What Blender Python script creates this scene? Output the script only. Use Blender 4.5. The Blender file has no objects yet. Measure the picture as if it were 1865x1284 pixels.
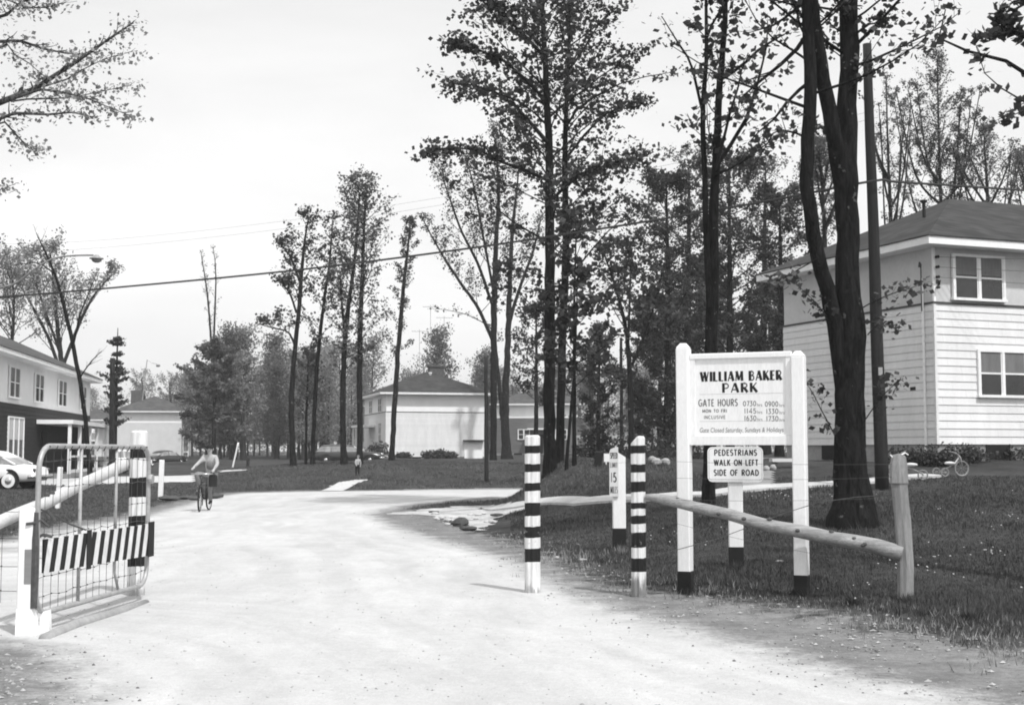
import bpy, math, random
import numpy as np
from mathutils import Vector, Matrix
sc = bpy.context.scene
COL = sc.collection
random.seed(7); RNG = np.random.default_rng(7)
F = 2400.0; CX = 932.5; CY = 642.0; HZ = 822.0; EYE = 1.5
TH = math.atan((HZ-CY)/F)
FE = F/math.cos(TH)
# ------------------------------------------------------------------ camera
cam = bpy.data.cameras.new("camera"); co = bpy.data.objects.new("camera", cam); COL.objects.link(co)
co.location = (0, 0, EYE); co.rotation_euler = (math.pi/2+TH, 0, 0)
cam.sensor_width = 36; cam.lens = 36*F/1865; cam.clip_end = 3000; cam.clip_start = .1
FE = F
sc.camera = co
def ray(px, py):
    u = (px-CX)/FE; v = (CY-py)/FE
    d = Vector((u, math.cos(TH)-v*math.sin(TH), math.sin(TH)+v*math.cos(TH)))
    return d/d.y
def P(px, py, d):
    r = ray(px, py); return Vector((r.x*d, d, EYE+r.z*d))
def sst(a, b, x):
    t = np.clip((x-a)/(b-a), 0, 1); return t*t*(3-2*t)
ED = np.array([-20, 6, 8, 10.5, 12.3, 14.5, 18.2, 22.1, 25.2, 30.5, 38, 44, 300]); EX = np.array([9, 5, 3.2, 2.05, 1.37, .89, .36, -.5, -.9, -.7, -.7, -.6, -.6])
def H(x, y):
    x = np.asarray(x, float); y = np.asarray(y, float)
    e = np.interp(y, ED, EX)
    r = .06*np.clip(y-14, 0, 21)*sst(0, 1, (x-e)/np.interp(y, [14, 25, 32], [5, 4.4, 2.6]))
    drop = sst(37, 42.5, y)*(1-sst(6, 9, x))
    r = r*(1-drop)
    left = sst(-8, -20, x) if False else 1-sst(-22, -9, x)
    f = sst(50, 68, y)*(.86-.66*left)+sst(80, 170, y)*(.22+.42*left)+sst(0, 8, x)*sst(60, 100, y)*.2
    bump = .05*np.sin(x*.31+1.3)*np.sin(y*.23)+.035*np.sin(x*.9+y*.4)
    w = sst(.3, 2.5, x-e)*(1-sst(41, 44, y))+sst(52, 60, y)
    hh = np.maximum(r, f)+bump*np.clip(w, 0, 1)
    return hh + .03*np.clip(1-sst(0,6,np.abs(x+30)),0,1)*0
def h1(x, y): return float(H(x, y))
def G(px, py):
    r = ray(px, py); d = 5.0; step = .25
    while d < 400:
        z = EYE+r.z*d
        if z <= h1(r.x*d, d):
            a, b = d-step, d
            for _ in range(20):
                m = (a+b)/2
                if EYE+r.z*m <= h1(r.x*m, m): b = m
                else: a = m
            return Vector((r.x*b, b, h1(r.x*b, b)))
        d += step; step = max(.25, d*.01)
    d = 150; return Vector((r.x*d, d, h1(r.x*d, d)))
def at(px, d):
    x = (px-CX)/FE*d; return Vector((x, d, h1(x, d)))
# ------------------------------------------------------------------ materials (the photograph is black and white: every tone is a grey)
class NT:
    def __init__(s, tree): s.t = tree; s.n = tree.nodes; s.l = tree.links
    def new(s, ty, **k):
        n = s.n.new(ty)
        for a, b in k.items(): setattr(n, a, b)
        return n
    def put(s, sock, v):
        if hasattr(v, 'is_output') or isinstance(v, bpy.types.NodeSocket): s.l.new(v, sock)
        elif isinstance(v, (int, float)) and sock.type == 'RGBA': sock.default_value = (v, v, v, 1)
        elif isinstance(v, (int, float)) and sock.type == 'VECTOR': sock.default_value = (v, v, v)
        else: sock.default_value = v
    def math(s, op, a, b=0, c=None, clamp=False):
        n = s.new('ShaderNodeMath', operation=op); n.use_clamp = clamp
        s.put(n.inputs[0], a); s.put(n.inputs[1], b)
        if c is not None: s.put(n.inputs[2], c)
        return n.outputs[0]
    def noise(s, vec, scale, detail=4, rough=.6, dist=0):
        n = s.new('ShaderNodeTexNoise'); s.put(n.inputs['Scale'], scale); s.put(n.inputs['Detail'], detail); s.put(n.inputs['Roughness'], rough); s.put(n.inputs['Distortion'], dist)
        s.l.new(vec, n.inputs['Vector']); return n.outputs['Fac']
    def mapv(s, vec, scale=(1, 1, 1)):
        n = s.new('ShaderNodeMapping'); n.inputs['Scale'].default_value = scale; s.l.new(vec, n.inputs['Vector']); return n.outputs[0]
    def rng(s, v, a, b, c, d, smooth=False):
        n = s.new('ShaderNodeMapRange'); n.interpolation_type = 'SMOOTHSTEP' if smooth else 'LINEAR'
        s.put(n.inputs[0], v)
        for i, k in enumerate((a, b, c, d)): s.put(n.inputs[i+1], k)
        return n.outputs[0]
    def mix(s, f, a, b):
        n = s.new('ShaderNodeMix', data_type='FLOAT'); s.put(n.inputs[0], f); s.put(n.inputs[2], a); s.put(n.inputs[3], b); return n.outputs[0]
    def attr(s, name):
        n = s.new('ShaderNodeAttribute', attribute_name=name); return n.outputs['Fac']
def newmat(name, rough=.85, spec=.3):
    m = bpy.data.materials.new(name); m.use_nodes = True
    t = NT(m.node_tree); b = m.node_tree.nodes['Principled BSDF']
    b.inputs['Roughness'].default_value = rough; b.inputs['Specular IOR Level'].default_value = spec
    tc = t.new('ShaderNodeTexCoord')
    return m, t, b, tc
def bump(t, b, h, strength=.3, dist=.02):
    n = t.new('ShaderNodeBump'); n.inputs['Strength'].default_value = strength; n.inputs['Distance'].default_value = dist
    t.l.new(h, n.inputs['Height']); t.l.new(n.outputs[0], b.inputs['Normal'])
def grey(name, v, rough=.85, amp=.15, scale=3.0, stretch=(1, 1, 1), spec=.3, fine=0, metal=0, bmp=0):
    m, t, b, tc = newmat(name, rough, spec)
    vec = t.mapv(tc.outputs['Object'], stretch)
    n = t.noise(vec, scale, 5, .65)
    f = t.rng(n, .3, .7, 1-amp, 1+amp)
    if fine:
        n2 = t.noise(vec, scale*9, 3, .7); f = t.math('MULTIPLY', f, t.rng(n2, .3, .7, 1-fine, 1+fine))
    c = t.math('MULTIPLY', f, v)
    t.put(b.inputs['Base Color'], c); b.inputs['Metallic'].default_value = metal
    if bmp: bump(t, b, n, bmp, .02)
    return m
M = {}
M['white'] = grey('white_paint', .84, .6, .06, 2.5, fine=.04)
M['white_sign'] = grey('white_sign_paint', .8, .55, .05, 2.5, (3, 3, .6), fine=.06)
M['black'] = grey('black_paint', .012, .6, .3, 6)
M['letter'] = grey('letter_paint', .014, .7, .25, 20)
M['letter_soft'] = grey('faded_letter_paint', .13, .7, .3, 30)
M['line'] = grey('faint_line_paint', .45, .7, .2, 20)
def lap_paint(name, v):
    m, t, b, tc = newmat(name, .7, .3); sep = t.new('ShaderNodeSeparateXYZ'); t.l.new(tc.outputs['Object'], sep.inputs[0]); x, y, z = sep.outputs
    n = t.noise(t.mapv(tc.outputs['Object'], (1.6, 1.6, .35)), 1.4, 5, .65); n2 = t.noise(tc.outputs['Object'], 12, 3, .7)
    row = t.math('FLOOR', t.math('DIVIDE', t.math('SUBTRACT', z, .43), .2094)); u = t.math('FRACT', t.math('ADD', t.math('DIVIDE', t.math('ADD', x, y), 1.22), t.math('MULTIPLY', row, .37)))
    j = t.rng(u, .004, .009, .72, 1); wn = t.new('ShaderNodeTexWhiteNoise', noise_dimensions='1D'); t.l.new(row, wn.inputs['W'])
    f = t.math('MULTIPLY', t.math('MULTIPLY', t.rng(n, .3, .7, .9, 1.04), t.rng(n2, .3, .7, .96, 1.03)), t.math('MULTIPLY', j, t.rng(wn.outputs['Value'], 0, 1, .96, 1.03)))
    t.put(b.inputs['Base Color'], t.math('MULTIPLY', f, v)); return m
M['siding_w'] = lap_paint('white_siding', .75)
M['panel_w'] = grey('white_panel', .88, .7, .05, 1.2)
M['panel_g'] = grey('grey_stucco_panel', .58, .8, .08, 1.5, fine=.05)
M['siding_d'] = grey('dark_siding', .018, .85, .3, 2, (1, 1, 3))
M['siding_m'] = grey('mid_siding', .22, .85, .2, 2, (.3, .3, 4))
M['stucco_l'] = grey('pale_stucco', .62, .85, .07, 1)
M['conc'] = grey('foundation_concrete', .3, .9, .22, 1.6, fine=.12, bmp=.2)
M['pathc'] = grey('path_concrete', .46, .9, .15, 1.5, fine=.12)
M['drive'] = grey('driveway_gravel', .5, .9, .12, 1.2, fine=.12)
M['driveg'] = grey('grey_driveway', .24, .9, .15, 1.5, fine=.12)
def shingles(name, v):
    m, t, b, tc = newmat(name, .95, .1); sep = t.new('ShaderNodeSeparateXYZ'); t.l.new(tc.outputs['Object'], sep.inputs[0]); x, y, z = sep.outputs
    row = t.math('FRACT', t.math('MULTIPLY', z, 11)); rid = t.math('FLOOR', t.math('MULTIPLY', z, 11))
    col = t.math('FLOOR', t.math('ADD', t.math('MULTIPLY', t.math('ADD', x, y), 3.2), t.math('MULTIPLY', rid, .5))); wn = t.new('ShaderNodeTexWhiteNoise', noise_dimensions='2D')
    cb = t.new('ShaderNodeCombineXYZ'); t.l.new(col, cb.inputs[0]); t.l.new(rid, cb.inputs[1]); t.l.new(cb.outputs[0], wn.inputs['Vector'])
    n = t.noise(tc.outputs['Object'], .7, 5, .65)
    f = t.math('MULTIPLY', t.rng(wn.outputs['Value'], 0, 1, .78, 1.22), t.math('MULTIPLY', t.rng(row, 0, .22, .6, 1), t.rng(n, .3, .7, .8, 1.2)))
    t.put(b.inputs['Base Color'], t.math('MULTIPLY', f, v)); return m
M['roof'] = shingles('roof_shingles', .056)
M['roof_l'] = shingles('roof_shingles_light', .085)
M['brick'] = grey('chimney_brick', .09, .9, .3, 6)
M['glass'] = grey('window_glass', .02, .12, .5, 1.2, spec=.6)
M['car_glass'] = grey('car_glass', .28, .15, .6, 1.5, spec=.6)
M['blind'] = grey('window_blind', .16, .7, .2, 3, (3, 3, .5))
M['curtain'] = grey('curtain', .5, .8, .25, 8, (3, 3, .3))
M['dark'] = grey('dark_interior', .012, .9, .3, 2)
M['pole'] = grey('creosote_pole', .02, .9, .35, 3, (6, 6, .4), fine=.3, bmp=.5)
M['metal_p'] = grey('galvanised_pipe', .36, .45, .2, 10, spec=.5, fine=.12, metal=.2)
M['wire'] = grey('rusty_wire', .07, .6, .3, 20)
M['cable'] = grey('cable_rubber', .04, .7, .1, 2)
M['tyre'] = grey('tyre_rubber', .015, .8, .2, 6)
M['chrome'] = grey('chrome', .6, .25, .1, 5, spec=.7, metal=.8)
M['car_w'] = grey('white_car_paint', .8, .25, .02, 1, spec=.6)
M['car_d'] = grey('dark_car_paint', .025, .25, .1, 1, spec=.6)
M['car_m'] = grey('mid_car_paint', .07, .3, .1, 1, spec=.6)
M['skin'] = grey('skin', .42, .6, .05, 8)
M['cloth_l'] = grey('light_cloth', .38, .9, .1, 9)
M['cloth_m'] = grey('mid_cloth', .2, .9, .1, 9)
M['cloth_d'] = grey('dark_cloth', .018, .9, .2, 9)
M['rock'] = grey('rock', .07, .9, .3, 6, bmp=.5)
M['rock_w'] = grey('white_stone', .34, .8, .1, 6)
M['shrub'] = grey('shrub_leaf', .035, .8, .5, 4)
def bark(name, v, light=0):
    m, t, b, tc = newmat(name, .95, .1)
    vec = t.mapv(tc.outputs['Object'], (5, 5, .9))
    n = t.noise(vec, 3.0, 6, .7, .6)
    n3 = t.noise(tc.outputs['Object'], 5.0, 3, .6)
    f = t.rng(n, .32, .68, .25, 2.6)
    c = t.math('MULTIPLY', f, v)
    if light:
        k = t.rng(n3, .66, .7, 0, 1); c = t.mix(k, c, light)  # pale flecks mixed into the bark colour as sunlit specks
    t.put(b.inputs['Base Color'], c); bump(t, b, n, 1.0, .09)
    return m
M['bark'] = bark('tree_bark', .012, .13)
M['bark_far'] = bark('far_tree_bark', .022)
M['bark_grey'] = bark('grey_bark', .07)
M['bark_pale'] = bark('pale_tree_bark', .16)
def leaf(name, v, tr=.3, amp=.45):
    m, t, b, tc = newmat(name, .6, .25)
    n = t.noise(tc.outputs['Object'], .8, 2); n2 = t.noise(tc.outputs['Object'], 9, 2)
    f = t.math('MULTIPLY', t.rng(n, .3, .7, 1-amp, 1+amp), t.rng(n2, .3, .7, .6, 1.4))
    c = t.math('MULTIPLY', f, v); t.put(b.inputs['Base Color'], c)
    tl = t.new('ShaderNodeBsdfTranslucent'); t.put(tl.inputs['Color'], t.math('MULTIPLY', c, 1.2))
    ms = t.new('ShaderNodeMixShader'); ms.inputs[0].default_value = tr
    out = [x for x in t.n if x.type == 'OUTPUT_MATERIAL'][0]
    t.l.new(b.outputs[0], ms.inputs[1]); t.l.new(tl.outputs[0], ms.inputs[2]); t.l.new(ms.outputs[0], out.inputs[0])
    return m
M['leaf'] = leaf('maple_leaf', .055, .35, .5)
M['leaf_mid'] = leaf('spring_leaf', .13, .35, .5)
M['leaf_pale'] = leaf('pale_and_hazed_leaf', .24, .35, .4)  # raised tone also paints distance haze onto the far wood
M['needle'] = leaf('conifer_needle', .045, .1)
# ------------------------------------------------------------------ mesh building
class MB:
    def __init__(s): s.v = []; s.f = []
    def add(s, vs, fs):
        o = len(s.v); s.v += [tuple(v) for v in vs]; s.f += [tuple(i+o for i in f) for f in fs]; return s
    def box(s, a, b, mat=None):
        x0, y0, z0 = a; x1, y1, z1 = b
        vs = [Vector(p) for p in ((x0,y0,z0),(x1,y0,z0),(x1,y1,z0),(x0,y1,z0),(x0,y0,z1),(x1,y0,z1),(x1,y1,z1),(x0,y1,z1))]
        if mat: vs = [mat@v for v in vs]
        return s.add(vs, [(0,3,2,1),(4,5,6,7),(0,1,5,4),(1,2,6,5),(2,3,7,6),(3,0,4,7)])
    def bevbox(s, a, b, r=.01, mat=None, sides=None):
        x0, y0, z0 = a; x1, y1, z1 = b; c = r
        prof = [(x0+c,y0),(x1-c,y0),(x1,y0+c),(x1,y1-c),(x1-c,y1),(x0+c,y1),(x0,y1-c),(x0,y0+c)]
        vs = []
        for z, i in ((z0, 0), (z1-c, 0), (z1, c)):
            for (x, y) in prof:
                xx = min(max(x, x0+i), x1-i); yy = min(max(y, y0+i), y1-i); vs.append(Vector((xx, yy, z)))
        if mat: vs = [mat@v for v in vs]
        fs = []
        for k in range(2):
            for i in range(8):
                j = (i+1) % 8; fs.append((k*8+i, k*8+j, k*8+8+j, k*8+8+i))
        fs.append(tuple(range(16, 24))); fs.append(tuple(range(7, -1, -1)))
        return s.add(vs, fs)
    def tube(s, pts, rad, n=6, cap=True, flat=1.0):
        pts = [Vector(p) for p in pts]; m = len(pts)
        if not hasattr(rad, '__len__'): rad = [rad]*m
        o = len(s.v); up = None
        for i, p in enumerate(pts):
            t = (pts[min(i+1, m-1)]-pts[max(i-1, 0)])
            if t.length < 1e-9: t = Vector((0, 0, 1))
            t.normalize()
            if up is None:
                up = Vector((1, 0, 0)) if abs(t.x) < .8 else Vector((0, 1, 0))
            a = (up-t*up.dot(t))
            if a.length < 1e-6: a = t.orthogonal()
            a.normalize(); b = t.cross(a); up = a
            for k in range(n):
                w = 2*math.pi*k/n
                s.v.append(tuple(p+(a*math.cos(w)+b*math.sin(w)*flat)*rad[i]))
        for i in range(m-1):
            for k in range(n):
                j = (k+1) % n
                s.f.append((o+i*n+k, o+i*n+j, o+(i+1)*n+j, o+(i+1)*n+k))
        if cap:
            s.f.append(tuple(o+k for k in range(n-1, -1, -1))); s.f.append(tuple(o+(m-1)*n+k for k in range(n)))
        return s
    def lathe(s, prof, n=16, mat=None, axis='z'):
        o = len(s.v)
        for (r, z) in prof:
            for k in range(n):
                w = 2*math.pi*k/n; v = Vector((r*math.cos(w), r*math.sin(w), z))
                if axis == 'y': v = Vector((v.x, v.z, v.y))
                if axis == 'x': v = Vector((v.z, v.x, v.y))
                s.v.append(tuple(mat@v if mat else v))
        for i in range(len(prof)-1):
            for k in range(n):
                j = (k+1) % n; s.f.append((o+i*n+k, o+i*n+j, o+(i+1)*n+j, o+(i+1)*n+k))
        s.f.append(tuple(o+k for k in range(n-1, -1, -1))); s.f.append(tuple(o+(len(prof)-1)*n+k for k in range(n)))
        return s
    def prism(s, poly, a, b, mat=None):      # poly in (x,z), extruded along y a..b
        n = len(poly); vs = [Vector((x, a, z)) for x, z in poly]+[Vector((x, b, z)) for x, z in poly]
        if mat: vs = [mat@v for v in vs]
        fs = [tuple(range(n)), tuple(range(2*n-1, n-1, -1))]+[(i, i+n, (i+1) % n+n, (i+1) % n) for i in range(n)]
        return s.add(vs, fs)
    def ball(s, c, r, n=10, m=6, j=0, sq=(1, 1, 1)):
        o = len(s.v); c = Vector(c)
        s.v.append(tuple(c+Vector((0, 0, -r*sq[2]))))
        for i in range(1, m):
            a = -math.pi/2+math.pi*i/m
            for k in range(n):
                w = 2*math.pi*k/n; q = r*(1+random.uniform(-j, j))
                s.v.append(tuple(c+Vector((q*math.cos(a)*math.cos(w)*sq[0], q*math.cos(a)*math.sin(w)*sq[1], q*math.sin(a)*sq[2]))))
        s.v.append(tuple(c+Vector((0, 0, r*sq[2]))))
        top = len(s.v)-1
        for k in range(n):
            j2 = (k+1) % n; s.f.append((o, o+1+j2, o+1+k)); s.f.append((top, o+1+(m-2)*n+k, o+1+(m-2)*n+j2))
            for i in range(m-2):
                s.f.append((o+1+i*n+k, o+1+i*n+j2, o+1+(i+1)*n+j2, o+1+(i+1)*n+k))
        return s
    def build(s, name, mat, parent=None, smooth=False):
        me = bpy.data.meshes.new(name); me.from_pydata(s.v, [], s.f)
        me.materials.append(mat)
        if smooth: me.polygons.foreach_set('use_smooth', [True]*len(me.polygons))
        o = bpy.data.objects.new(name, me); COL.objects.link(o)
        if parent: o.parent = parent
        return o
def quads(name, V, mat, parent=None, k=4):   # V: (n,k,3) array
    V = np.ascontiguousarray(V, dtype=np.float32); n = V.shape[0]
    me = bpy.data.meshes.new(name); me.vertices.add(n*k); me.vertices.foreach_set('co', V.ravel())
    me.loops.add(n*k); me.loops.foreach_set('vertex_index', np.arange(n*k, dtype=np.int32))
    me.polygons.add(n); me.polygons.foreach_set('loop_start', np.arange(0, n*k, k, dtype=np.int32))
    me.update(calc_edges=True); me.validate(); me.materials.append(mat)
    o = bpy.data.objects.new(name, me); COL.objects.link(o)
    if parent: o.parent = parent
    return o
def tag(o, label=None, cat=None, group=None, kind=None):
    if label: o['label'] = label
    if cat: o['category'] = cat
    if group: o['group'] = group
    if kind: o['kind'] = kind
    return o
def thing(name, label, cat, loc=(0, 0, 0), rotz=0, group=None):
    o = bpy.data.objects.new(name, None); COL.objects.link(o); o.location = loc; o.rotation_euler = (0, 0, rotz)
    return tag(o, label, cat, group)
def copy_tree(o, parent=None):
    c = o.copy(); COL.objects.link(c); c.parent = parent
    for ch in [x for x in bpy.data.objects if x.parent == o]: copy_tree(ch, c)
    return c
# ------------------------------------------------------------------ ground, road, paths
def wpoly(pts): return [(G(*p).x, G(*p).y) for p in pts]
road_poly = [(7, 4.5), (12, -12), (-12, -12), (-12, 9.0), (-8.5, 16), (-7.0, 21)]
road_poly = [(9, 5.2), (14, 0), (14, -14), (-2.6, -14), (-2.85, 7.0)]+wpoly([(22, 1284), (18, 1220), (0, 1190), (-60, 1180)])+[(-14, 10.3), (-14, 14)]+wpoly([(-300, 1000), (-120, 992), (0, 985), (100, 962), (230, 942), (330, 916), (385, 903), (425, 898), (540, 895), (640, 894), (800, 891), (930, 890)])+[(4.5, 51.5), (9.5, 51.5), (9.5, 47), (4, 45.5), (.6, 44), (-.4, 41.5)]+wpoly([(900, 905), (850, 911), (750, 921), (702, 937), (760, 962), (850, 985), (980, 1020), (1080, 1067), (1200, 1112), (1400, 1163), (1600, 1216), (1865, 1272)])
dirt_poly = [(9, 8), (14, 3), (14, -14), (-14, -14), (-14, 15)]+wpoly([(-300, 995), (-120, 987), (0, 980), (100, 957), (230, 936), (330, 910), (385, 900), (425, 896), (540, 893), (640, 893), (800, 890.5), (930, 889)])+[(4.5, 52), (10, 52), (10, 46.5), (4, 45), (.7, 43.5), (-.3, 41)]+wpoly([(900, 908), (880, 913), (790, 916), (740, 926), (800, 938), (840, 958), (930, 985), (1010, 1018), (1070, 1046), (1150, 1070), (1300, 1092), (1420, 1105), (1560, 1128), (1700, 1158), (1865, 1190)])
def sdist(X, Y, poly):
    n = len(poly); best = np.full(X.shape, 1e9); ins = np.zeros(X.shape, bool)
    for i in range(n):
        ax, ay = poly[i]; bx, by = poly[(i+1) % n]
        dx, dy = bx-ax, by-ay; L = dx*dx+dy*dy+1e-12
        t = np.clip(((X-ax)*dx+(Y-ay)*dy)/L, 0, 1)
        best = np.minimum(best, (X-ax-t*dx)**2+(Y-ay-t*dy)**2)
        c = (ay > Y) != (by > Y)
        with np.errstate(all='ignore'):
            xi = (bx-ax)*(Y-ay)/((by-ay) if abs(by-ay) > 1e-12 else 1e-12)+ax
        ins ^= c & (X < xi)
    return np.where(ins, 1, -1)*np.sqrt(best)
def pt_sd(x, y, poly): return float(sdist(np.array([x]), np.array([y]), poly)[0])
ang = np.concatenate([np.linspace(-180, -30, 46)[:-1], np.linspace(-30, 30, 430), np.linspace(30, 180, 46)[1:]])*math.pi/180
rad = np.concatenate([[.05, 1, 2, 3, 4], np.geomspace(5, 260, 330), [400, 700, 1200]])
A, R = np.meshgrid(ang, rad); GX = R*np.sin(A); GY = R*np.cos(A); GZ = H(GX, GY)
GZ = np.where(R > 300, 1.1, GZ)
SD = sdist(GX, GY, road_poly); SD2 = sdist(GX, GY, dirt_poly)
def sheet(name, keep, dz, mat):
    nr, nc = GX.shape
    V = np.stack([GX, GY, GZ+dz], -1).reshape(-1, 3)
    i, j = np.meshgrid(np.arange(nr-1), np.arange(nc-1), indexing='ij')
    a = (i*nc+j); q = np.stack([a, a+1, a+nc+1, a+nc], -1).reshape(-1, 4)
    if keep is not None:
        kf = keep.reshape(-1); q = q[kf[q].any(axis=1)]
        used = np.unique(q); mp = np.full(len(V), -1); mp[used] = np.arange(len(used)); q = mp[q]; V = V[used]
    else: used = np.arange(len(V))
    me = bpy.data.meshes.new(name); me.vertices.add(len(V)); me.vertices.foreach_set('co', V.astype(np.float32).ravel())
    me.loops.add(q.size); me.loops.foreach_set('vertex_index', q.astype(np.int32).ravel())
    me.polygons.add(len(q)); me.polygons.foreach_set('loop_start', np.arange(0, q.size, 4, dtype=np.int32))
    me.update(calc_edges=True)
    for nm, arr in (('sd', SD), ('sd2', SD2)):
        at_ = me.attributes.new(nm, 'FLOAT', 'POINT'); at_.data.foreach_set('value', arr.reshape(-1)[used].astype(np.float32))
    me.polygons.foreach_set('use_smooth', [True]*len(me.polygons)); me.materials.append(mat)
    o = bpy.data.objects.new(name, me); COL.objects.link(o); return tag(o, kind='structure')
def ground_mats():
    out = []
    for nm in ('grass_ground', 'road_gravel'):
        m, t, b, tc = newmat(nm, .95, .1)
        P_ = tc.outputs['Object']
        n1 = t.noise(P_, .35, 4, .6); n2 = t.noise(P_, 2.2, 5, .7); n3 = t.noise(P_, 14, 4, .75); n4 = t.noise(P_, 60, 3, .8)
        dirt = t.math('MULTIPLY', t.rng(n2, .3, .7, .13, .25), t.math('MULTIPLY', t.rng(n3, .3, .7, .8, 1.22), t.rng(n4, .3, .7, .75, 1.2)))
        if nm == 'grass_ground':
            gr = t.math('MULTIPLY', t.rng(n1, .3, .7, .032, .062), t.math('MULTIPLY', t.rng(n2, .3, .7, .65, 1.35), t.rng(n3, .3, .7, .55, 1.5)))
            e = t.math('ADD', t.attr('sd2'), t.math('MULTIPLY', t.math('SUBTRACT', n2, .5), 1.7))
            e = t.math('ADD', e, t.math('MULTIPLY', t.math('SUBTRACT', n3, .5), 1.0))
            k = t.rng(e, -.25, .35, 0, 1, True)
            c = t.mix(k, gr, dirt)
        else:
            gv = t.math('MULTIPLY', t.rng(n1, .3, .7, .48, .55), t.math('MULTIPLY', t.rng(n2, .3, .7, .94, 1.05), t.rng(n4, .3, .7, .88, 1.1)))
            n5 = t.noise(t.mapv(P_, (1.2, .3, 1)), 1.6, 5, .65, .3); gv = t.math('MULTIPLY', gv, t.rng(n5, .35, .65, .94, 1.03))
            cbx = t.new('ShaderNodeCombineXYZ'); t.put(cbx.inputs[0], t.math('ADD', t.attr('sd'), t.math('MULTIPLY', n1, 1.2))); sy = t.new('ShaderNodeSeparateXYZ'); t.l.new(P_, sy.inputs[0]); t.put(cbx.inputs[1], t.math('MULTIPLY', sy.outputs[1], .07))
            trk = t.noise(cbx.outputs[0], 2.3, 3, .55); gv = t.math('MULTIPLY', gv, t.rng(trk, .38, .62, .92, 1.04))
            gv = t.math('MULTIPLY', gv, t.rng(n3, .3, .7, .93, 1.06))
            hl = t.noise(P_, 1.1, 6, .75, .5); gv = t.math('MULTIPLY', gv, t.rng(hl, .62, .72, 1, .84))
            v = t.new('ShaderNodeTexVoronoi'); v.inputs['Scale'].default_value = 28; t.l.new(P_, v.inputs['Vector'])
            gv = t.math('MULTIPLY', gv, t.rng(v.outputs['Distance'], 0, .12, .8, 1))
            e = t.math('ADD', t.attr('sd'), t.math('MULTIPLY', t.math('SUBTRACT', n2, .5), .8))
            e = t.math('ADD', e, t.math('MULTIPLY', t.math('SUBTRACT', n3, .5), .35))
            k = t.rng(e, .0, .75, 0, 1, True); c = t.mix(k, dirt, gv)
        t.put(b.inputs['Base Color'], c)
        bump(t, b, t.math('ADD', n3, t.math('MULTIPLY', n4, .5)), .5, .03)
        out.append(m)
    return out
M['ground'], M['road'] = ground_mats()
sheet('ground', None, 0, M['ground'])
sheet('road', SD > -.02, .004, M['road'])
PATCHES = []
def flat_patch(name, poly, dz, mat, cell=.25):
    PATCHES.append(poly)
    xs = [p[0] for p in poly]; ys = [p[1] for p in poly]
    nx = max(8, min(520, int((max(xs)-min(xs))/cell))); ny = max(8, min(520, int((max(ys)-min(ys))/cell)))
    X, Y = np.meshgrid(np.linspace(min(xs), max(xs), nx), np.linspace(min(ys), max(ys), ny))
    s = sdist(X, Y, poly)+(.09*np.sin(X*3.1+Y*1.7)+.07*np.sin(Y*4.3-X*2.2)+.05*np.sin(X*11+Y*7))*(name == 'washed_gravel'); n_ = s.shape[1]; mb = MB(); Z = H(X, Y)+dz
    mb.v = [tuple(v) for v in np.stack([X, Y, Z], -1).reshape(-1, 3)]
    k = (s > -cell*.1)
    for i in range(ny-1):
        for j in range(nx-1):
            if k[i, j] and k[i+1, j] and k[i, j+1] and k[i+1, j+1]: mb.f.append((i*n_+j, i*n_+j+1, (i+1)*n_+j+1, (i+1)*n_+j))
    return tag(mb.build(name, mat, smooth=True), kind='structure')
PATHC = []
def strip(name, pts, w, dz, mat, thick=.05):
    # smooth path strip draped on the lawn with a small concrete edge
    P3 = [G(*p) for p in pts]; C = []
    for a, b in zip(P3[:-1], P3[1:]):
        n = max(2, int((b-a).length/.4))
        for i in range(n): C.append(a.lerp(b, i/n))
    C.append(P3[-1]); mb = MB(); PATHC.extend([(c.x, c.y) for c in C])
    for i, c in enumerate(C):
        t = C[min(i+3, len(C)-1)]-C[max(i-3, 0)]; t.z = 0; t.normalize(); nn = Vector((-t.y, t.x, 0))
        ww = w/2 if not isinstance(w, tuple) else (w[0]+(w[1]-w[0])*max(0, min(1, (i/len(C)-.4)*3)))/2
        for q, dd in ((-1, -.02), (-1, thick), (1, thick), (1, -.02)):
            p = c+nn*ww*q; mb.v.append((p.x, p.y, h1(p.x, p.y)+dd+dz))
    for i in range(len(C)-1):
        for k in range(3): mb.f.append((i*4+k, i*4+k+1, i*4+5+k, i*4+4+k))
    return tag(mb.build(name, mat), kind='structure')
strip('path', [(790, 934), (880, 927), (950, 921), (1060, 915), (1180, 909), (1290, 902), (1400, 889), (1470, 885), (1530, 882), (1600, 876), (1700, 867.5)], (.3, .62), 0, M['pathc'])
M['washed'] = grey('washed_gravel', .42, .95, .35, 1.6, (1, .5, 1), fine=.25, bmp=.6)
wash_poly = wpoly([(700, 937), (760, 929), (830, 922), (900, 919), (960, 917), (985, 922), (930, 934), (905, 945), (880, 966), (850, 966), (835, 950), (800, 942), (770, 937)])
flat_patch('washed_gravel', wash_poly, .008, M['washed'], .035)
flat_patch('driveway', wpoly([(583, 894), (600, 885), (618, 878), (645, 874), (676, 873), (662, 877), (645, 883), (628, 894)]), .012, M['drive'], .1)
flat_patch('driveway', wpoly([(60, 884), (60, 872), (180, 869), (360, 865), (362, 878), (200, 882)]), .012, M['drive'], .3)
flat_patch('driveway', wpoly([(1330, 893), (1345, 875), (1352, 858), (1414, 857), (1413, 886), (1390, 890)]), .012, M['driveg'], .12)
flat_patch('path', wpoly([(392, 857), (452, 855), (455, 857.5), (400, 860.5)]), .014, M['drive'], .4)
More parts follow.
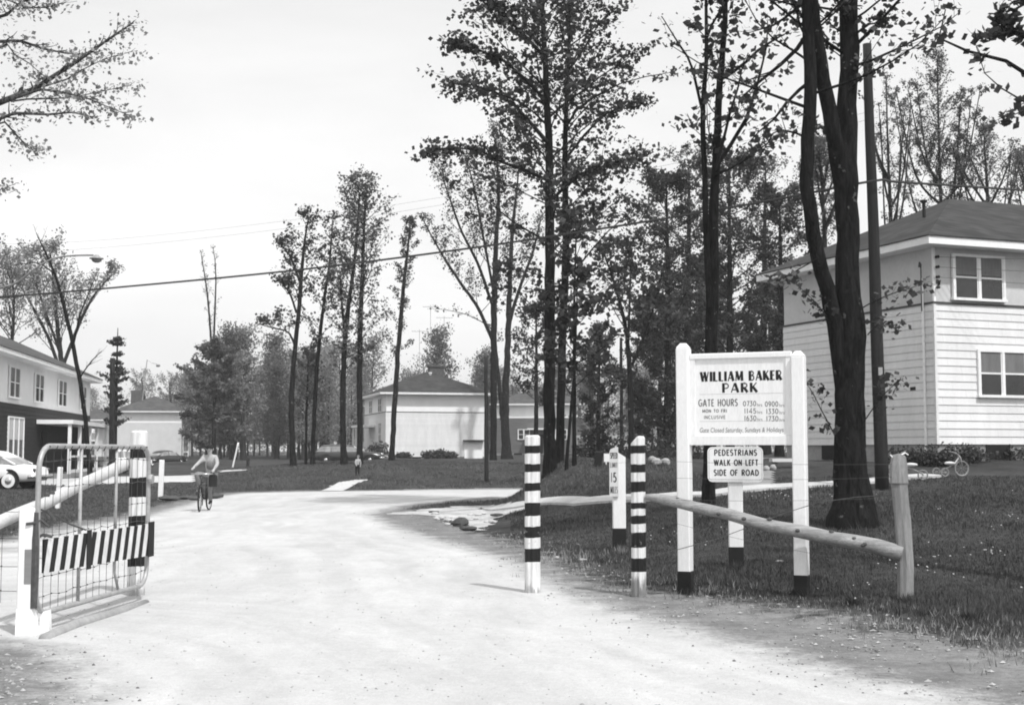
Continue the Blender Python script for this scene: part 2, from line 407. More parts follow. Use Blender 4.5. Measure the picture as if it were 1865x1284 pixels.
# ------------------------------------------------------------------ trees
def leaves_at(C, n, spread, size, flat=.6):
    # C (m,3) twig points -> n leaves around each, drooping small quads
    C = np.repeat(np.asarray(C), n, axis=0); m = len(C)
    if m == 0: return np.zeros((0, 4, 3))
    off = RNG.normal(size=(m, 3))*spread; off[:, 2] = off[:, 2]*flat-spread*.2
    c = C+off
    a = RNG.normal(size=(m, 3)); a[:, 2] *= .5; a /= np.linalg.norm(a, axis=1)[:, None]
    r = RNG.normal(size=(m, 3)); b = np.cross(a, r); b /= np.linalg.norm(b, axis=1)[:, None]
    s = (size*RNG.uniform(.4, 1.5, m))[:, None]
    return np.stack([c-a*s*.5, c+b*s*.42, c+a*s*.5, c-b*s*.42], 1)
def resample(pts, r, n):
    pts = [Vector(p) for p in pts]; out = []; rr = []
    m = len(pts)
    for i in range(n):
        t = i/(n-1)*(m-1); k = min(int(t), m-2); f = t-k
        p0 = pts[max(k-1, 0)]; p1 = pts[k]; p2 = pts[k+1]; p3 = pts[min(k+2, m-1)]
        q = .5*((2*p1)+(p2-p0)*f+(2*p0-5*p1+4*p2-p3)*f*f+(3*p1-p0-3*p2+p3)*f**3)
        out.append(q); rr.append(r[k]*(1-f)+r[k+1]*f)
    return out, rr
def limb(mb, p, d, L, r, segs=5, up=.15, wob=.18, n=5):
    pts = [p.copy()]; q = p.copy(); d = d.normalized()
    for i in range(segs):
        d = (d+Vector((random.uniform(-wob, wob), random.uniform(-wob, wob), random.uniform(-wob, wob)*.6+up))).normalized()
        q = q+d*(L/segs); pts.append(q.copy())
    rr = [max(r*(1-.82*i/segs), .003) for i in range(segs+1)]
    mb.tube(pts, rr, n, cap=False)
    return pts, rr
def make_tree(name, label, cat, base, stems, nb=14, t0=.3, L0=2.2, prof=None, elev=.5, up=.12, sub=5, leaf_n=5, spread=.16, size=.1, mat='leaf', bk='bark', group=None, limbs=(), side=12, leafless=.0, subL=.42, flare=1.35, crown_sel=None, twigs=2, ndetail=4, subflat=.35):
    base = Vector(base); root = thing(name, label, cat, base, 0, group); mb = MB(); tips = []
    prof = prof or (lambda t: 1-.65*t)
    def shoots(pts, rr, t0, nb, L0, elev):
        ga = random.uniform(0, 6.28)
        for i in range(nb):
            t = t0+(1-t0)*(i+random.uniform(.1, .9))/nb; ga += 2.4+random.uniform(-.5, .5)
            k = min(int(t*(len(pts)-1)), len(pts)-2); f = t*(len(pts)-1)-k
            p = pts[k].lerp(pts[k+1], f); r = rr[k]*(1-f)+rr[k+1]*f
            el = elev+random.uniform(-.3, .3)+.5*t*.4
            d = Vector((math.cos(ga)*math.cos(el), math.sin(ga)*math.cos(el), math.sin(el)))
            L = L0*prof((t-t0)/(1-t0+1e-6))*random.uniform(.6, 1.25)
            bp, br = limb(mb, p, d, L, min(r*.5, .007+L*.0085), 5, up, .2, ndetail)
            grow2(bp, br, L)
    def grow2(bp, br, L):
        for s in range(sub):
            t = .22+.78*(s+random.random())/sub; k = min(int(t*5), len(bp)-2)
            p = bp[k].lerp(bp[k+1], t*5-k if k < 5 else .5); d = (bp[k+1]-bp[k]).normalized()
            d = (d+Vector((random.uniform(-1, 1), random.uniform(-1, 1), random.uniform(-subflat, .5)))*.9).normalized()
            l2 = L*subL*random.uniform(.5, 1.2)*(1.15-.5*t)
            sp, sr = limb(mb, p, d, l2, max(br[k]*.5, .003), 3, .05, .3, 3)
            if random.random() > leafless: tips.append(sp[-1])
            if twigs > 0: tips.append(sp[2])
            if twigs > 1 and random.random() > leafless: tips.append(sp[1])
            if twigs > 2: tips.append(sp[1].lerp(sp[0], .5))
        tips.append(bp[-1])
    for st in stems:
        pts, rs = st[0], st[1]; o = st[2] if len(st) > 2 else {}
        loc = [Vector(p)-base for p in pts]
        n = max(8, int(sum((loc[i+1]-loc[i]).length for i in range(len(loc)-1))/.35)); n = min(n, 60)
        pp, rr = resample(loc, rs, n)
        jit = o.get('wob', .15)
        pp = [p+Vector((random.uniform(-1, 1), random.uniform(-1, 1), 0))*r*jit if 0 < i < n-1 else p for i, (p, r) in enumerate(zip(pp, rr))]
        if o.get('root', True) and flare > 1:
            rr = [r*(1+(flare-1)*math.exp(-max((p-pp[0]).length, 0)/.35)) for p, r in zip(pp, rr)]
            pp[0] = pp[0]-Vector((0, 0, .25))
        mb.tube(pp, rr, o.get('side', side), cap=False)
        shoots(pp, rr, o.get('t0', t0), o.get('nb', nb), o.get('L0', L0), o.get('elev', elev))
    for lp in limbs:
        loc = [Vector(p)-base for p in lp[0]]; n = 6
        L = sum((loc[i+1]-loc[i]).length for i in range(len(loc)-1))
        pp, rr = resample(loc, lp[1], n)
        pp = [p+Vector((random.uniform(-1, 1), random.uniform(-1, 1), random.uniform(-1, 1)))*L*.012 if 0 < i < n-1 else p for i, p in enumerate(pp)]
        mb.tube(pp, rr, 6, cap=False)
        o = lp[2] if len(lp) > 2 else {}
        for _ in range(o.get('rep', 1)): grow2(pp, rr, L*o.get('L', 1))
    mb.build('trunk', M[bk], root, smooth=True)
    if leaf_n > 0 and tips:
        T = np.array([tuple(v) for v in tips])
        if crown_sel is not None: T = T[crown_sel(T)]
        if len(T): quads('crown', leaves_at(T, leaf_n, spread, size), M[mat], root)
    return root
def px_stem(pts, d, dd=None):
    # (px, py, width_px) listed from the base up
    P3 = [P(a, b, d+(dd[i] if dd else 0)) for i, (a, b, w) in enumerate(pts)]
    return P3, [w*d/FE/2*(.86 if d > 24 else .95) for (a, b, w) in pts]
# A: big three-stemmed maple right of the sign
b = G(1553, 958); d = b.y
s1 = px_stem([(1553, 958, 66), (1553, 900, 62), (1551, 800, 58), (1549, 700, 55), (1548, 600, 52), (1545, 500, 46), (1544, 400, 42), (1543, 300, 40), (1543, 200, 38), (1547, 100, 34), (1549, 0, 31), (1552, -200, 26), (1556, -420, 16), (1552, -600, 6)], d)
s2 = px_stem([(1538, 720, 34), (1527, 620, 33), (1511, 545, 31), (1493, 480, 29), (1480, 410, 28), (1471, 350, 26), (1470, 290, 26), (1474, 200, 25), (1474, 100, 24), (1471, 0, 22), (1460, -150, 20), (1440, -330, 8)], d, [0, -.05, -.1, -.2, -.3, -.4, -.4, -.5, -.5, -.6, -.7, -.9])
s3 = px_stem([(1541, 440, 32), (1532, 330, 33), (1520, 250, 31), (1505, 180, 29), (1493, 110, 27), (1480, 20, 25), (1468, -100, 20), (1455, -300, 9)], d, [0, -.1, -.25, -.3, -.4, -.5, -.6, -.9])
s4 = px_stem([(1544, 420, 9), (1536, 300, 9), (1534, 150, 8), (1532, 0, 7), (1530, -150, 4)], d+.1)
make_tree('maple_tree', 'large three stemmed maple with thick dark trunk on lawn behind fence', 'tree', b,
    [(s1[0], s1[1], dict(t0=.66, nb=22, L0=2.6, side=24)), (s2[0], s2[1], dict(root=False, t0=.62, nb=11, L0=2.2)), (s3[0], s3[1], dict(root=False, t0=.6, nb=9, L0=1.8)), (s4[0], s4[1], dict(root=False, t0=.3, nb=7, L0=1.0))],
    leaf_n=4, spread=.12, size=.095, elev=.25, flare=1.7, limbs=[
        (px_stem([(1472, 60, 10), (1430, 110, 8), (1385, 150, 6), (1345, 182, 3)], d-.5)[0], [.035, .03, .02, .008]),
        (px_stem([(1474, 150, 9), (1440, 180, 7), (1400, 225, 5), (1362, 262, 3)], d-.5)[0], [.03, .025, .015, .006]),
        (px_stem([(1476, 255, 8), (1430, 235, 6), (1405, 250, 4), (1375, 300, 2)], d-.4)[0], [.02, .015, .01, .005]),
        (px_stem([(1562, 60, 7), (1580, 45, 5), (1605, 42, 4), (1625, 30, 2)], d-.2)[0], [.02, .015, .01, .005], dict(rep=2)),
        (px_stem([(1470, 0, 8), (1435, 30, 6), (1400, 50, 5), (1365, 60, 3)], d-.6)[0], [.03, .02, .015, .006]),
        (px_stem([(1572, 560, 5), (1600, 545, 4), (1640, 530, 3), (1676, 518, 2)], d-.3)[0], [.012, .01, .008, .004], dict(rep=1, L=.5)),
        (px_stem([(1580, 610, 4), (1600, 590, 3), (1618, 588, 2), (1626, 592, 2)], d-.3)[0], [.01, .008, .006, .004], dict(L=.4)),
        (px_stem([(1572, 770, 4), (1600, 730, 3), (1625, 705, 2), (1645, 690, 2)], d-.3)[0], [.01, .008, .006, .004], dict(L=.4)),
        (px_stem([(1535, 820, 5), (1512, 780, 4), (1490, 735, 3), (1470, 700, 2)], d-.3)[0], [.012, .01, .008, .004], dict(rep=1, L=.45)),
        (px_stem([(1520, 600, 4), (1500, 570, 3), (1475, 540, 2), (1445, 515, 2)], d-.3)[0], [.01, .008, .006, .004], dict(L=.4)),
        (px_stem([(1490, 470, 4), (1455, 490, 3), (1430, 505, 3), (1408, 512, 2)], d-.4)[0], [.012, .01, .008, .004], dict(rep=1, L=.4))])
# B: tree seen between the sign posts, pale broken bark high up
b = G(1291, 918); d = b.y
s1 = px_stem([(1291, 918, 22), (1292, 800, 24), (1295, 650, 25), (1298, 500, 23), (1300, 400, 20), (1304, 300, 16), (1308, 200, 14), (1314, 120, 12), (1320, 40, 11), (1322, -60, 7)], d)
s2 = px_stem([(1293, 560, 13), (1287, 450, 12), (1284, 330, 11), (1280, 210, 10), (1287, 100, 8), (1286, 0, 6), (1288, -80, 3)], d-.15)
make_tree('maple_tree', 'twin stemmed tree with bare broken top behind the big park sign', 'tree', b,
    [(s1[0], s1[1], dict(t0=.52, nb=12, L0=1.0, elev=.7)), (s2[0], s2[1], dict(root=False, t0=.35, nb=8, L0=.7, elev=.7))],
    leaf_n=3, spread=.14, size=.12, leafless=.55, limbs=[
        (px_stem([(1281, 210, 7), (1266, 140, 6), (1248, 95, 6), (1205, 30, 3)], d-.2)[0], [.03, .025, .02, .008], dict(L=.25)),
        (px_stem([(1312, 145, 8), (1352, 118, 7), (1390, 85, 6), (1435, 60, 3)], d-.2)[0], [.035, .03, .025, .01], dict(L=.5)),
        (px_stem([(1304, 305, 9), (1340, 250, 8), (1368, 190, 7), (1392, 100, 4), (1398, 40, 2)], d-.2)[0], [.04, .035, .03, .015, .008], dict(L=.4, rep=2)),
        (px_stem([(1303, 310, 7), (1325, 220, 6), (1345, 150, 5), (1360, 110, 2)], d-.3)[0], [.03, .025, .015, .008], dict(L=.4)),
        (px_stem([(1287, 70, 6), (1305, 30, 5), (1330, 0, 4), (1345, -30, 2)], d)[0], [.03, .02, .015, .01], dict(L=.3)),
        (px_stem([(1300, 320, 7), (1345, 300, 5), (1385, 270, 4), (1430, 240, 2)], d-.1)[0], [.03, .02, .015, .008], dict(rep=3, L=.8))])
# C: centre pair
b = G(1001, 862); d = b.y
s1 = px_stem([(1001, 862, 26), (1001, 700, 24), (1001, 500, 22), (1000, 300, 17), (996, 180, 14), (990, 60, 11), (985, -40, 9), (982, -200, 4)], d)
make_tree('maple_tree', 'tall dark trunked maple behind the striped bollard at road edge', 'tree', b, [(s1[0], s1[1], dict(t0=.2, nb=48, L0=2.8, elev=.55))],
    prof=lambda t: .62+.5*math.sin(min(t*1.35, 1)*math.pi)*(1-.3*t)-.25*t, leaf_n=9, spread=.145, size=.12, elev=.45, up=-.03, sub=7, leafless=.2, subL=.5, subflat=.8,
    limbs=[(px_stem([(997, 260, 8), (950, 200, 6), (890, 165, 5), (828, 152, 3)], d-.5)[0], [.06, .045, .03, .01], dict(rep=4, L=.5)),
           (px_stem([(990, 180, 8), (930, 120, 6), (870, 90, 5), (830, 78, 3)], d-.3)[0], [.05, .04, .03, .01], dict(rep=4, L=.5)),
           (px_stem([(1000, 330, 8), (930, 300, 6), (860, 270, 5), (792, 272, 3)], d)[0], [.05, .04, .03, .01], dict(rep=4, L=.5)),
           (px_stem([(1000, 370, 8), (1050, 320, 7), (1110, 300, 5), (1165, 285, 3)], d-.2)[0], [.05, .04, .03, .01], dict(rep=4, L=.55)),
           (px_stem([(988, 100, 7), (940, 50, 6), (905, 15, 5), (880, -20, 3)], d)[0], [.05, .04, .03, .01], dict(rep=3, L=.5))])
b = G(1020, 846); d = b.y
s1 = px_stem([(1018, 846, 18), (1024, 650, 17), (1030, 450, 15), (1029, 300, 12), (1032, 180, 9), (1037, 60, 7), (1032, -60, 5), (1028, -150, 3)], d)
make_tree('maple_tree', 'slimmer leafy maple just right of the tall dark trunked maple', 'tree', b, [(s1[0], s1[1], dict(t0=.24, nb=40, L0=2.7))],
    prof=lambda t: .9-.55*t, leaf_n=8, spread=.145, size=.115, elev=.6, up=0, sub=7, leafless=.25, subL=.5, subflat=.7,
    limbs=[(px_stem([(1032, 230, 6), (1060, 190, 5), (1110, 160, 4), (1165, 140, 3), (1225, 132, 2)], d)[0], [.04, .03, .02, .015, .008], dict(L=.3)),
           (px_stem([(1034, 130, 6), (1065, 90, 5), (1080, 60, 4), (1112, 18, 2)], d)[0], [.04, .03, .02, .008], dict(L=.2)),
           (px_stem([(1030, 290, 6), (1090, 215, 5), (1135, 195, 4), (1170, 182, 2)], d)[0], [.04, .03, .02, .008], dict(rep=3, L=.5))])
for (x0, y0, x1, y1, w, lb) in ((1046, 848, 1046, 560, 9, 'thin straight young tree between the maples and the hedge'), (1031, 856, 1048, 640, 7, 'thin leaning young tree right of the centre maples')):
    b = G(x0, y0); s1 = px_stem([(x0, y0, w), ((x0+x1)/2, (y0+y1)/2, w*.85), (x1, y1, w*.6), (x1+4, y1-160, w*.2)], b.y)
    make_tree('young_tree', lb, 'tree', b, [(s1[0], s1[1], dict(nb=12, L0=1.5, t0=.4))], leaf_n=4, spread=.15, size=.16, sub=4)
# D: twin spreading trees right of the middle house
b = G(899, 838); d = b.y
s1 = px_stem([(899, 838, 13), (899, 700, 14), (900, 560, 13), (903, 450, 10), (908, 360, 7), (905, 290, 4), (900, 250, 2)], d)
s2 = px_stem([(897, 620, 8), (870, 560, 7), (835, 510, 6), (800, 455, 4), (770, 400, 2)], d)
s3 = px_stem([(898, 560, 7), (870, 480, 6), (840, 420, 5), (815, 350, 3), (800, 310, 1.5)], d)
s4 = px_stem([(899, 530, 6), (880, 430, 5), (865, 350, 4), (850, 290, 2)], d)
make_tree('spreading_tree', 'tree with fan of rising limbs right of the white middle house', 'tree', b,
    [(s1[0], s1[1], dict(t0=.4, nb=34, L0=2.8)), (s2[0], s2[1], dict(root=False, t0=.2, nb=22, L0=2.2)), (s3[0], s3[1], dict(root=False, t0=.2, nb=22, L0=2.2)), (s4[0], s4[1], dict(root=False, t0=.2, nb=20, L0=2.2))],
    leaf_n=4, spread=.16, size=.13, elev=.85, leafless=.3, subL=.5, sub=7,
    limbs=[(px_stem([(897, 600, 4), (860, 575, 3), (820, 567, 2), (785, 562, 1)], d)[0], [.04, .03, .02, .008], dict(L=.3))])
b = G(924, 836); d = b.y
s1 = px_stem([(924, 836, 21), (920, 740, 16), (924, 650, 13), (927, 570, 12), (930, 480, 9), (935, 400, 7), (942, 340, 4), (945, 300, 2)], d)
s2 = px_stem([(915, 765, 10), (908, 690, 8), (902, 620, 6), (902, 560, 4)], d)
s3 = px_stem([(927, 590, 8), (945, 530, 7), (970, 460, 5), (985, 400, 2)], d)
make_tree('spreading_tree', 'thick based dark tree next to the fan limbed tree', 'tree', b,
    [(s1[0], s1[1], dict(t0=.45, nb=20, L0=2.6)), (s2[0], s2[1], dict(root=False, t0=.6, nb=3, L0=1.0)), (s3[0], s3[1], dict(root=False, t0=.3, nb=12, L0=2.2))],
    leaf_n=7, spread=.24, size=.14, elev=.7, leafless=.2, subL=.5, flare=1.5)
# E..I: slim trees in the middle
def slim(stem, lb, leaf_n=2.5, L0=1.7, nb=26, t0=.3, size=.13, sp=.13, elev=.5, extra=(), mat='leaf', leafless=.3, prof=None, name='slim_tree', **k):
    b = G(stem[0][0], stem[0][1]); d = b.y; s = px_stem(stem, d)
    st = [(s[0], s[1], dict(t0=t0, nb=nb, L0=L0))]
    for e in extra:
        q = px_stem(e, d); st.append((q[0], q[1], dict(root=False, t0=.25, nb=9, L0=L0*.8)))
    return make_tree(name, lb, 'tree', b, st, leaf_n=int(leaf_n*1.5), sub=8, spread=sp, size=size, elev=elev, mat=mat, leafless=leafless, prof=prof, flare=1.5, **k)
slim([(713, 838, 11), (720, 720, 11), (725, 640, 10), (734, 530, 8), (743, 450, 5), (748, 405, 2)], 'slim leaning tree standing against the white middle house wall', leaf_n=4, L0=1.7, t0=.35)
slim([(655, 845, 12), (655, 700, 12), (656, 600, 11), (660, 500, 8), (663, 420, 6), (668, 345, 2)], 'tall narrow tree above the child by the parked wagon', leaf_n=3, L0=2.3, nb=40, t0=.25, mat='leaf_mid', leafless=.35, prof=lambda t: .6+.4*math.sin(t*3.1)+.0*t)
slim([(626, 846, 13), (625, 700, 12), (630, 600, 10), (645, 480, 7), (652, 400, 5), (655, 350, 2)], 'dark trunked tree rising through the roof of the wagon', leaf_n=3, L0=2.4, nb=42, t0=.2, mat='leaf_mid', leafless=.3, extra=[[(628, 620, 7), (622, 540, 5), (620, 500, 2)]], prof=lambda t: .8-.25*t)
slim([(535, 849, 12), (531, 740, 12), (536, 650, 10), (545, 560, 9), (549, 500, 8), (555, 440, 5), (562, 395, 2)], 'isolated slim tree with one long low left limb on the lawn', leaf_n=2, L0=1.9, nb=20, t0=.5,
     extra=[[(537, 630, 5), (525, 605, 4), (500, 598, 3), (470, 590, 1.5)], [(540, 570, 5), (528, 535, 4), (514, 518, 2)], [(548, 520, 5), (530, 470, 4), (510, 445, 2)]])
slim([(569, 846, 9), (574, 720, 9), (580, 640, 8), (590, 550, 7), (600, 480, 5), (606, 400, 2)], 'very thin curving tree left of the wagon', leaf_n=2, L0=1.5, nb=22, t0=.4)
slim([(557, 846, 5), (558, 760, 5), (560, 700, 4), (562, 640, 2)], 'small sapling between the two slim lawn trees', leaf_n=4, L0=1.6, nb=14, t0=.3, mat='leaf_mid')
# J: bushy tree and two bare poles rising from it
b = at(388, 120); d = b.y
q1 = px_stem([(392, 832, 6), (390, 740, 6), (386, 650, 5), (380, 560, 4), (374, 510, 3), (366, 462, 1)], d); q2 = px_stem([(390, 720, 5), (389, 640, 4), (391, 580, 4), (393, 520, 3), (392, 480, 2), (388, 450, 1)], d)
make_tree('bare_tree', 'bare tree forking into two thin tall stems above bushy tree', 'tree', b, [(q1[0], q1[1], dict(nb=22, t0=.45, L0=1.1)), (q2[0], q2[1], dict(root=False, nb=18, t0=.2, L0=1.1))], leaf_n=1, size=.1, spread=.1, elev=1.0, bk='bark_far')
def bushy(px, d, top, wpx, lb, mat='leaf_mid', name='bushy_tree', n=26, leaf=7, bk='bark_far', size=.3, elev=.35, t0=.18, thin=1.0, group=None, jitter=0):
    b = at(px, d); m = (px, HZ-(b.z-EYE)*FE/d)
    s = px_stem([(px, m[1], 11*thin), (px+random.uniform(-4, 4), (m[1]+top)/2, 8*thin), (px+random.uniform(-8, 8), top, 2)], d)
    return make_tree(name, lb, 'tree', b, [(s[0], s[1], dict(nb=n, t0=t0, L0=wpx*d/FE*.5*1.05))], leaf_n=int(leaf*1.3), sub=8, spread=.07+wpx*d/FE*.016, size=size*.62, elev=elev, mat=mat, bk=bk, leafless=0, prof=lambda t: .75+.35*math.sin(t*2.6)-.55*t*t, group=group)
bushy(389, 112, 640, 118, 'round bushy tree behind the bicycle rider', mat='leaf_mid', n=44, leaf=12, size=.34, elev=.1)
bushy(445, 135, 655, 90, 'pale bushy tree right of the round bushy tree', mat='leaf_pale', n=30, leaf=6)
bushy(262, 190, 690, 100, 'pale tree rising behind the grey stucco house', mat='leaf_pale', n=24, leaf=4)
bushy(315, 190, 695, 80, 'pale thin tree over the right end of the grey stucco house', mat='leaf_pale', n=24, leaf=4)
# K, L: trees by the left house
b = at(128, 100); d = b.y
q1 = px_stem([(132, 850, 14), (122, 740, 12), (112, 660, 11), (105, 600, 9), (98, 520, 5), (92, 460, 2)], d); q2 = px_stem([(118, 700, 8), (90, 620, 7), (60, 560, 5), (30, 510, 2)], d); q3 = px_stem([(114, 670, 8), (140, 600, 7), (170, 540, 5), (205, 500, 2)], d)
q4 = px_stem([(108, 640, 6), (80, 560, 5), (60, 500, 4), (50, 470, 2)], d)
make_tree('maple_tree', 'broad hazy leafed tree behind the dark two tone house', 'tree', b, [(q1[0], q1[1], dict(nb=22, t0=.45, L0=4.2)), (q2[0], q2[1], dict(root=False, nb=14, t0=.2, L0=3.6)), (q3[0], q3[1], dict(root=False, nb=14, t0=.2, L0=3.4)), (q4[0], q4[1], dict(root=False, nb=14, t0=.2, L0=3.0))], leaf_n=5, spread=.22, size=.16, mat='leaf_pale', bk='bark_far', elev=.8, subL=.55, sub=7)
b = at(10, 95); d = b.y
q1 = px_stem([(5, 860, 14), (5, 740, 12), (20, 640, 8), (25, 560, 5), (20, 480, 2)], d)
make_tree('maple_tree', 'leafy tree over the roof at the left picture edge', 'tree', b, [(q1[0], q1[1], dict(nb=36, t0=.5, L0=4.2))], leaf_n=5, spread=.22, size=.16, mat='leaf_pale', bk='bark_far', elev=.7, subL=.55, sub=7)
b = at(160, 47); d = b.y
q1 = px_stem([(165, 866, 10), (158, 790, 9), (152, 735, 9), (143, 680, 9), (133, 630, 9), (122, 580, 8), (112, 540, 7), (100, 500, 5), (85, 465, 4), (66, 425, 1.5)], d)
make_tree('slim_tree', 'thin crooked tree leaning left in front of the dark two tone house', 'tree', b, [(q1[0], q1[1], dict(nb=16, t0=.5, L0=1.3))], leaf_n=0, elev=.9, limbs=[
    (px_stem([(145, 690, 4), (165, 660, 3), (185, 640, 2)], d)[0], [.03, .02, .01], dict(rep=2)), (px_stem([(100, 500, 3), (70, 480, 2), (30, 483, 1)], d)[0], [.03, .02, .01], dict(L=.3)),
    (px_stem([(133, 630, 5), (150, 560, 4), (175, 500, 2)], d)[0], [.04, .03, .01], dict(rep=2, L=.5))])
# M: pine
b = at(211, 75); d = b.y; root = thing('pine_tree', 'dark pine with stiff tiered branches beside a wooden pole', 'tree', b); mb = MB(); T = []
def pz(py): return (HZ-py)*d/FE+EYE-b.z
mb.tube([(0, 0, -.2), (0, 0, pz(720)), (.02, 0, pz(597))], [.14, .1, .02], 8)
for (py, wl, wr) in ((612, 3, 5), (622, 18, 12), (640, 6, 6), (655, 16, 4), (668, 30, 10), (680, 12, 32), (692, 34, 26), (705, 14, 8), (720, 26, 10), (735, 10, 30), (750, 34, 12), (768, 20, 24)):
    for a in range(6):
        w = a*1.05+py; ln = (wl if math.cos(w) < 0 else wr)*d/FE*random.uniform(.5, 1.1)*(.45+.55*abs(math.cos(w)))
        z0 = pz(py+6); e = Vector((math.cos(w)*ln, math.sin(w)*ln, z0+ln*.55)); mb.tube([(0, 0, z0), e*.5+Vector((0, 0, z0*.5-.02)), e], [.025, .018, .006], 4)
        for k in range(5): T.append(tuple(Vector((0, 0, z0)).lerp(e, .35+.65*k/4)))
mb.build('trunk', M['bark_far'], root, smooth=True); quads('crown', leaves_at(np.array(T), 14, .1, .13, .5), M['needle'], root)
# N: limbs reaching in at the top left from a tree just outside the picture
d = 17.0; b = at(-140, d)
q = px_stem([(-140, 1090, 60), (-135, 700, 50), (-120, 400, 42), (-118, 100, 34), (-130, -200, 20), (-130, -400, 6)], d)
def L_(pts, r, rep=2, L=.35, dd=0):
    return (px_stem([(x, y, 1) for x, y in pts], d+dd)[0], [r*(1-.8*i/(len(pts)-1)) for i in range(len(pts))], dict(rep=rep, L=L))
make_tree('maple_tree', 'tree outside the left edge reaching leafy limbs into the sky', 'tree', b, [(q[0], q[1], dict(t0=.8, nb=8, L0=1.5))], leaf_n=3, spread=.1, size=.052, leafless=.25, mat='leaf_pale', sub=7, bk='bark_grey',
    limbs=[L_([(-120, 250), (0, 193), (60, 160), (140, 110), (190, 75), (242, 42)], .05, 5, .22), L_([(-120, 90), (0, 73), (60, 84), (110, 94), (145, 100)], .03, 3, .3, .3),
           L_([(-120, 60), (0, 30), (40, 5), (90, -30)], .03, 3, .3), L_([(-110, 300), (0, 220), (30, 207), (90, 210), (135, 206), (170, 214)], .03, 3, .25),
           L_([(30, 178), (90, 162), (140, 175), (190, 190), (245, 215)], .02, 5, .3, -.2), L_([(20, 185), (80, 180), (150, 178), (240, 155)], .015, 4, .25, .2), L_([(-100, 150), (0, 82), (35, 105), (75, 135)], .02, 2, .3),
           L_([(-110, 340), (-20, 215), (20, 240), (50, 268), (68, 272)], .02, 3, .3), L_([(-110, 0), (0, -5), (60, 20), (120, 5)], .02, 4, .35), L_([(-110, 400), (-60, 370), (-10, 350), (28, 335)], .015, 3, .25), L_([(60, 160), (110, 150), (160, 120), (240, 95)], .012, 4, .3)])
# O: limbs at the top right
d = 14.0; b = at(2080, d)
q = px_stem([(2080, 1000, 60), (2080, 500, 50), (2070, 100, 38), (2075, -300, 16)], d)
make_tree('maple_tree', 'tree outside the right edge with drooping twigs above the white house', 'tree', b, [(q[0], q[1], dict(t0=.8, nb=6, L0=1.2))], leaf_n=3, spread=.06, size=.1, leafless=.3, sub=5,
    limbs=[L_([(2070, 260), (1930, 170), (1865, 140), (1820, 112), (1770, 100), (1715, 88), (1707, 50), (1722, 18)], .03, 1, .12), L_([(2070, 120), (1950, 90), (1865, 68), (1840, 50), (1828, 30)], .03, 4, .2),
           L_([(1865, 70), (1835, 60), (1800, 60), (1785, 68)], .01, 2, .25), L_([(2070, 250), (1930, 215), (1865, 190), (1825, 160), (1795, 130), (1770, 60)], .015, 1, .15), L_([(2070, 30), (1960, 5), (1865, -5), (1830, 20)], .02, 3, .25), L_([(2070, 240), (1950, 210), (1865, 205), (1810, 222)], .012, 2, .25)])
# P: bare trees rising behind the white house on the right
for (px, d, top, wp, lb, nbr, lf) in ((1715, 62, 85, 190, 'large fan crowned tree in first leaf behind the right house roof', 48, 3), (1622, 58, 120, 110, 'open branched tree between the pole and the fan crowned tree', 24, 1), (1800, 62, 220, 150, 'lower twiggy tree behind the ridge of the right house', 34, 2), (1880, 66, 260, 110, 'twiggy tree behind the roof at the right picture edge', 24, 2), (1500, 60, 240, 100, 'bushy tree seen between the stems of the big maple', 26, 3)):
    b = at(px, d); y0 = HZ-(b.z-EYE)*FE/d
    q = px_stem([(px, y0, 13), (px+3, 500, 11), (px-2, 350, 7), (px-6, (350+top)/2, 4), (px-8, top+20, 2)], d)
    ex = []
    for e in range(8):
        sx = random.uniform(.35, 1)*(1 if e % 2 else -1); y1 = random.uniform(330, 470); k = px_stem([(px, y1, 6), (px+sx*wp*.26, y1-55, 4), (px+sx*wp*.46, y1-(y1-top)*.72, 1.5)], d, [0, random.uniform(-1, 1), random.uniform(-2, 2)])
        ex.append((k[0], k[1], dict(root=False, t0=.15, nb=nbr//3, L0=wp*.3*d/FE)))
    make_tree('bare_tree', lb, 'tree', b, [(q[0], q[1], dict(t0=.5, nb=nbr, L0=wp*.4*d/FE))]+ex, leaf_n=lf, spread=.07, size=.09, elev=.75, leafless=.2, sub=9, subL=.55, mat='leaf_mid', bk='bark_far', up=.1)
# Q: dark leafy mass behind the sign, five separate trees
for (px, d, top, wp, lb, mt, nn, lf, sz) in (
    (1215, 62, 330, 210, 'dark leafy tree left of and behind the big sign', 'leaf', 50, 10, .21),
    (1330, 66, 300, 230, 'dense dark tree rising straight behind the big sign', 'leaf', 56, 10, .21),
    (1420, 58, 360, 150, 'leafy tree against the left end of the right house', 'leaf', 44, 9, .2),
    (1250, 75, 290, 170, 'taller mid grey tree behind the dark leafy trees', 'leaf_mid', 44, 6, .2),
    (1390, 78, 300, 200, 'taller grey tree showing over the dense dark tree', 'leaf_mid', 44, 6, .2),
    (1480, 72, 330, 150, 'grey leafy tree behind the left eave of the right house', 'leaf_mid', 36, 5, .2)):
    bushy(px, d, top, wp, lb, mat=mt, n=nn, leaf=lf, size=sz, bk='bark', elev=.25, t0=.15, thin=1.7)
b = at(1149, 52); d = b.y
q1 = px_stem([(1149, 850, 12), (1149, 740, 12), (1145, 650, 10), (1138, 590, 8), (1120, 520, 5), (1100, 460, 2)], d); q2 = px_stem([(1151, 665, 7), (1170, 620, 6), (1190, 560, 5), (1205, 500, 2)], d); q3 = px_stem([(1144, 640, 6), (1146, 560, 5), (1150, 480, 3), (1152, 440, 1.5)], d)
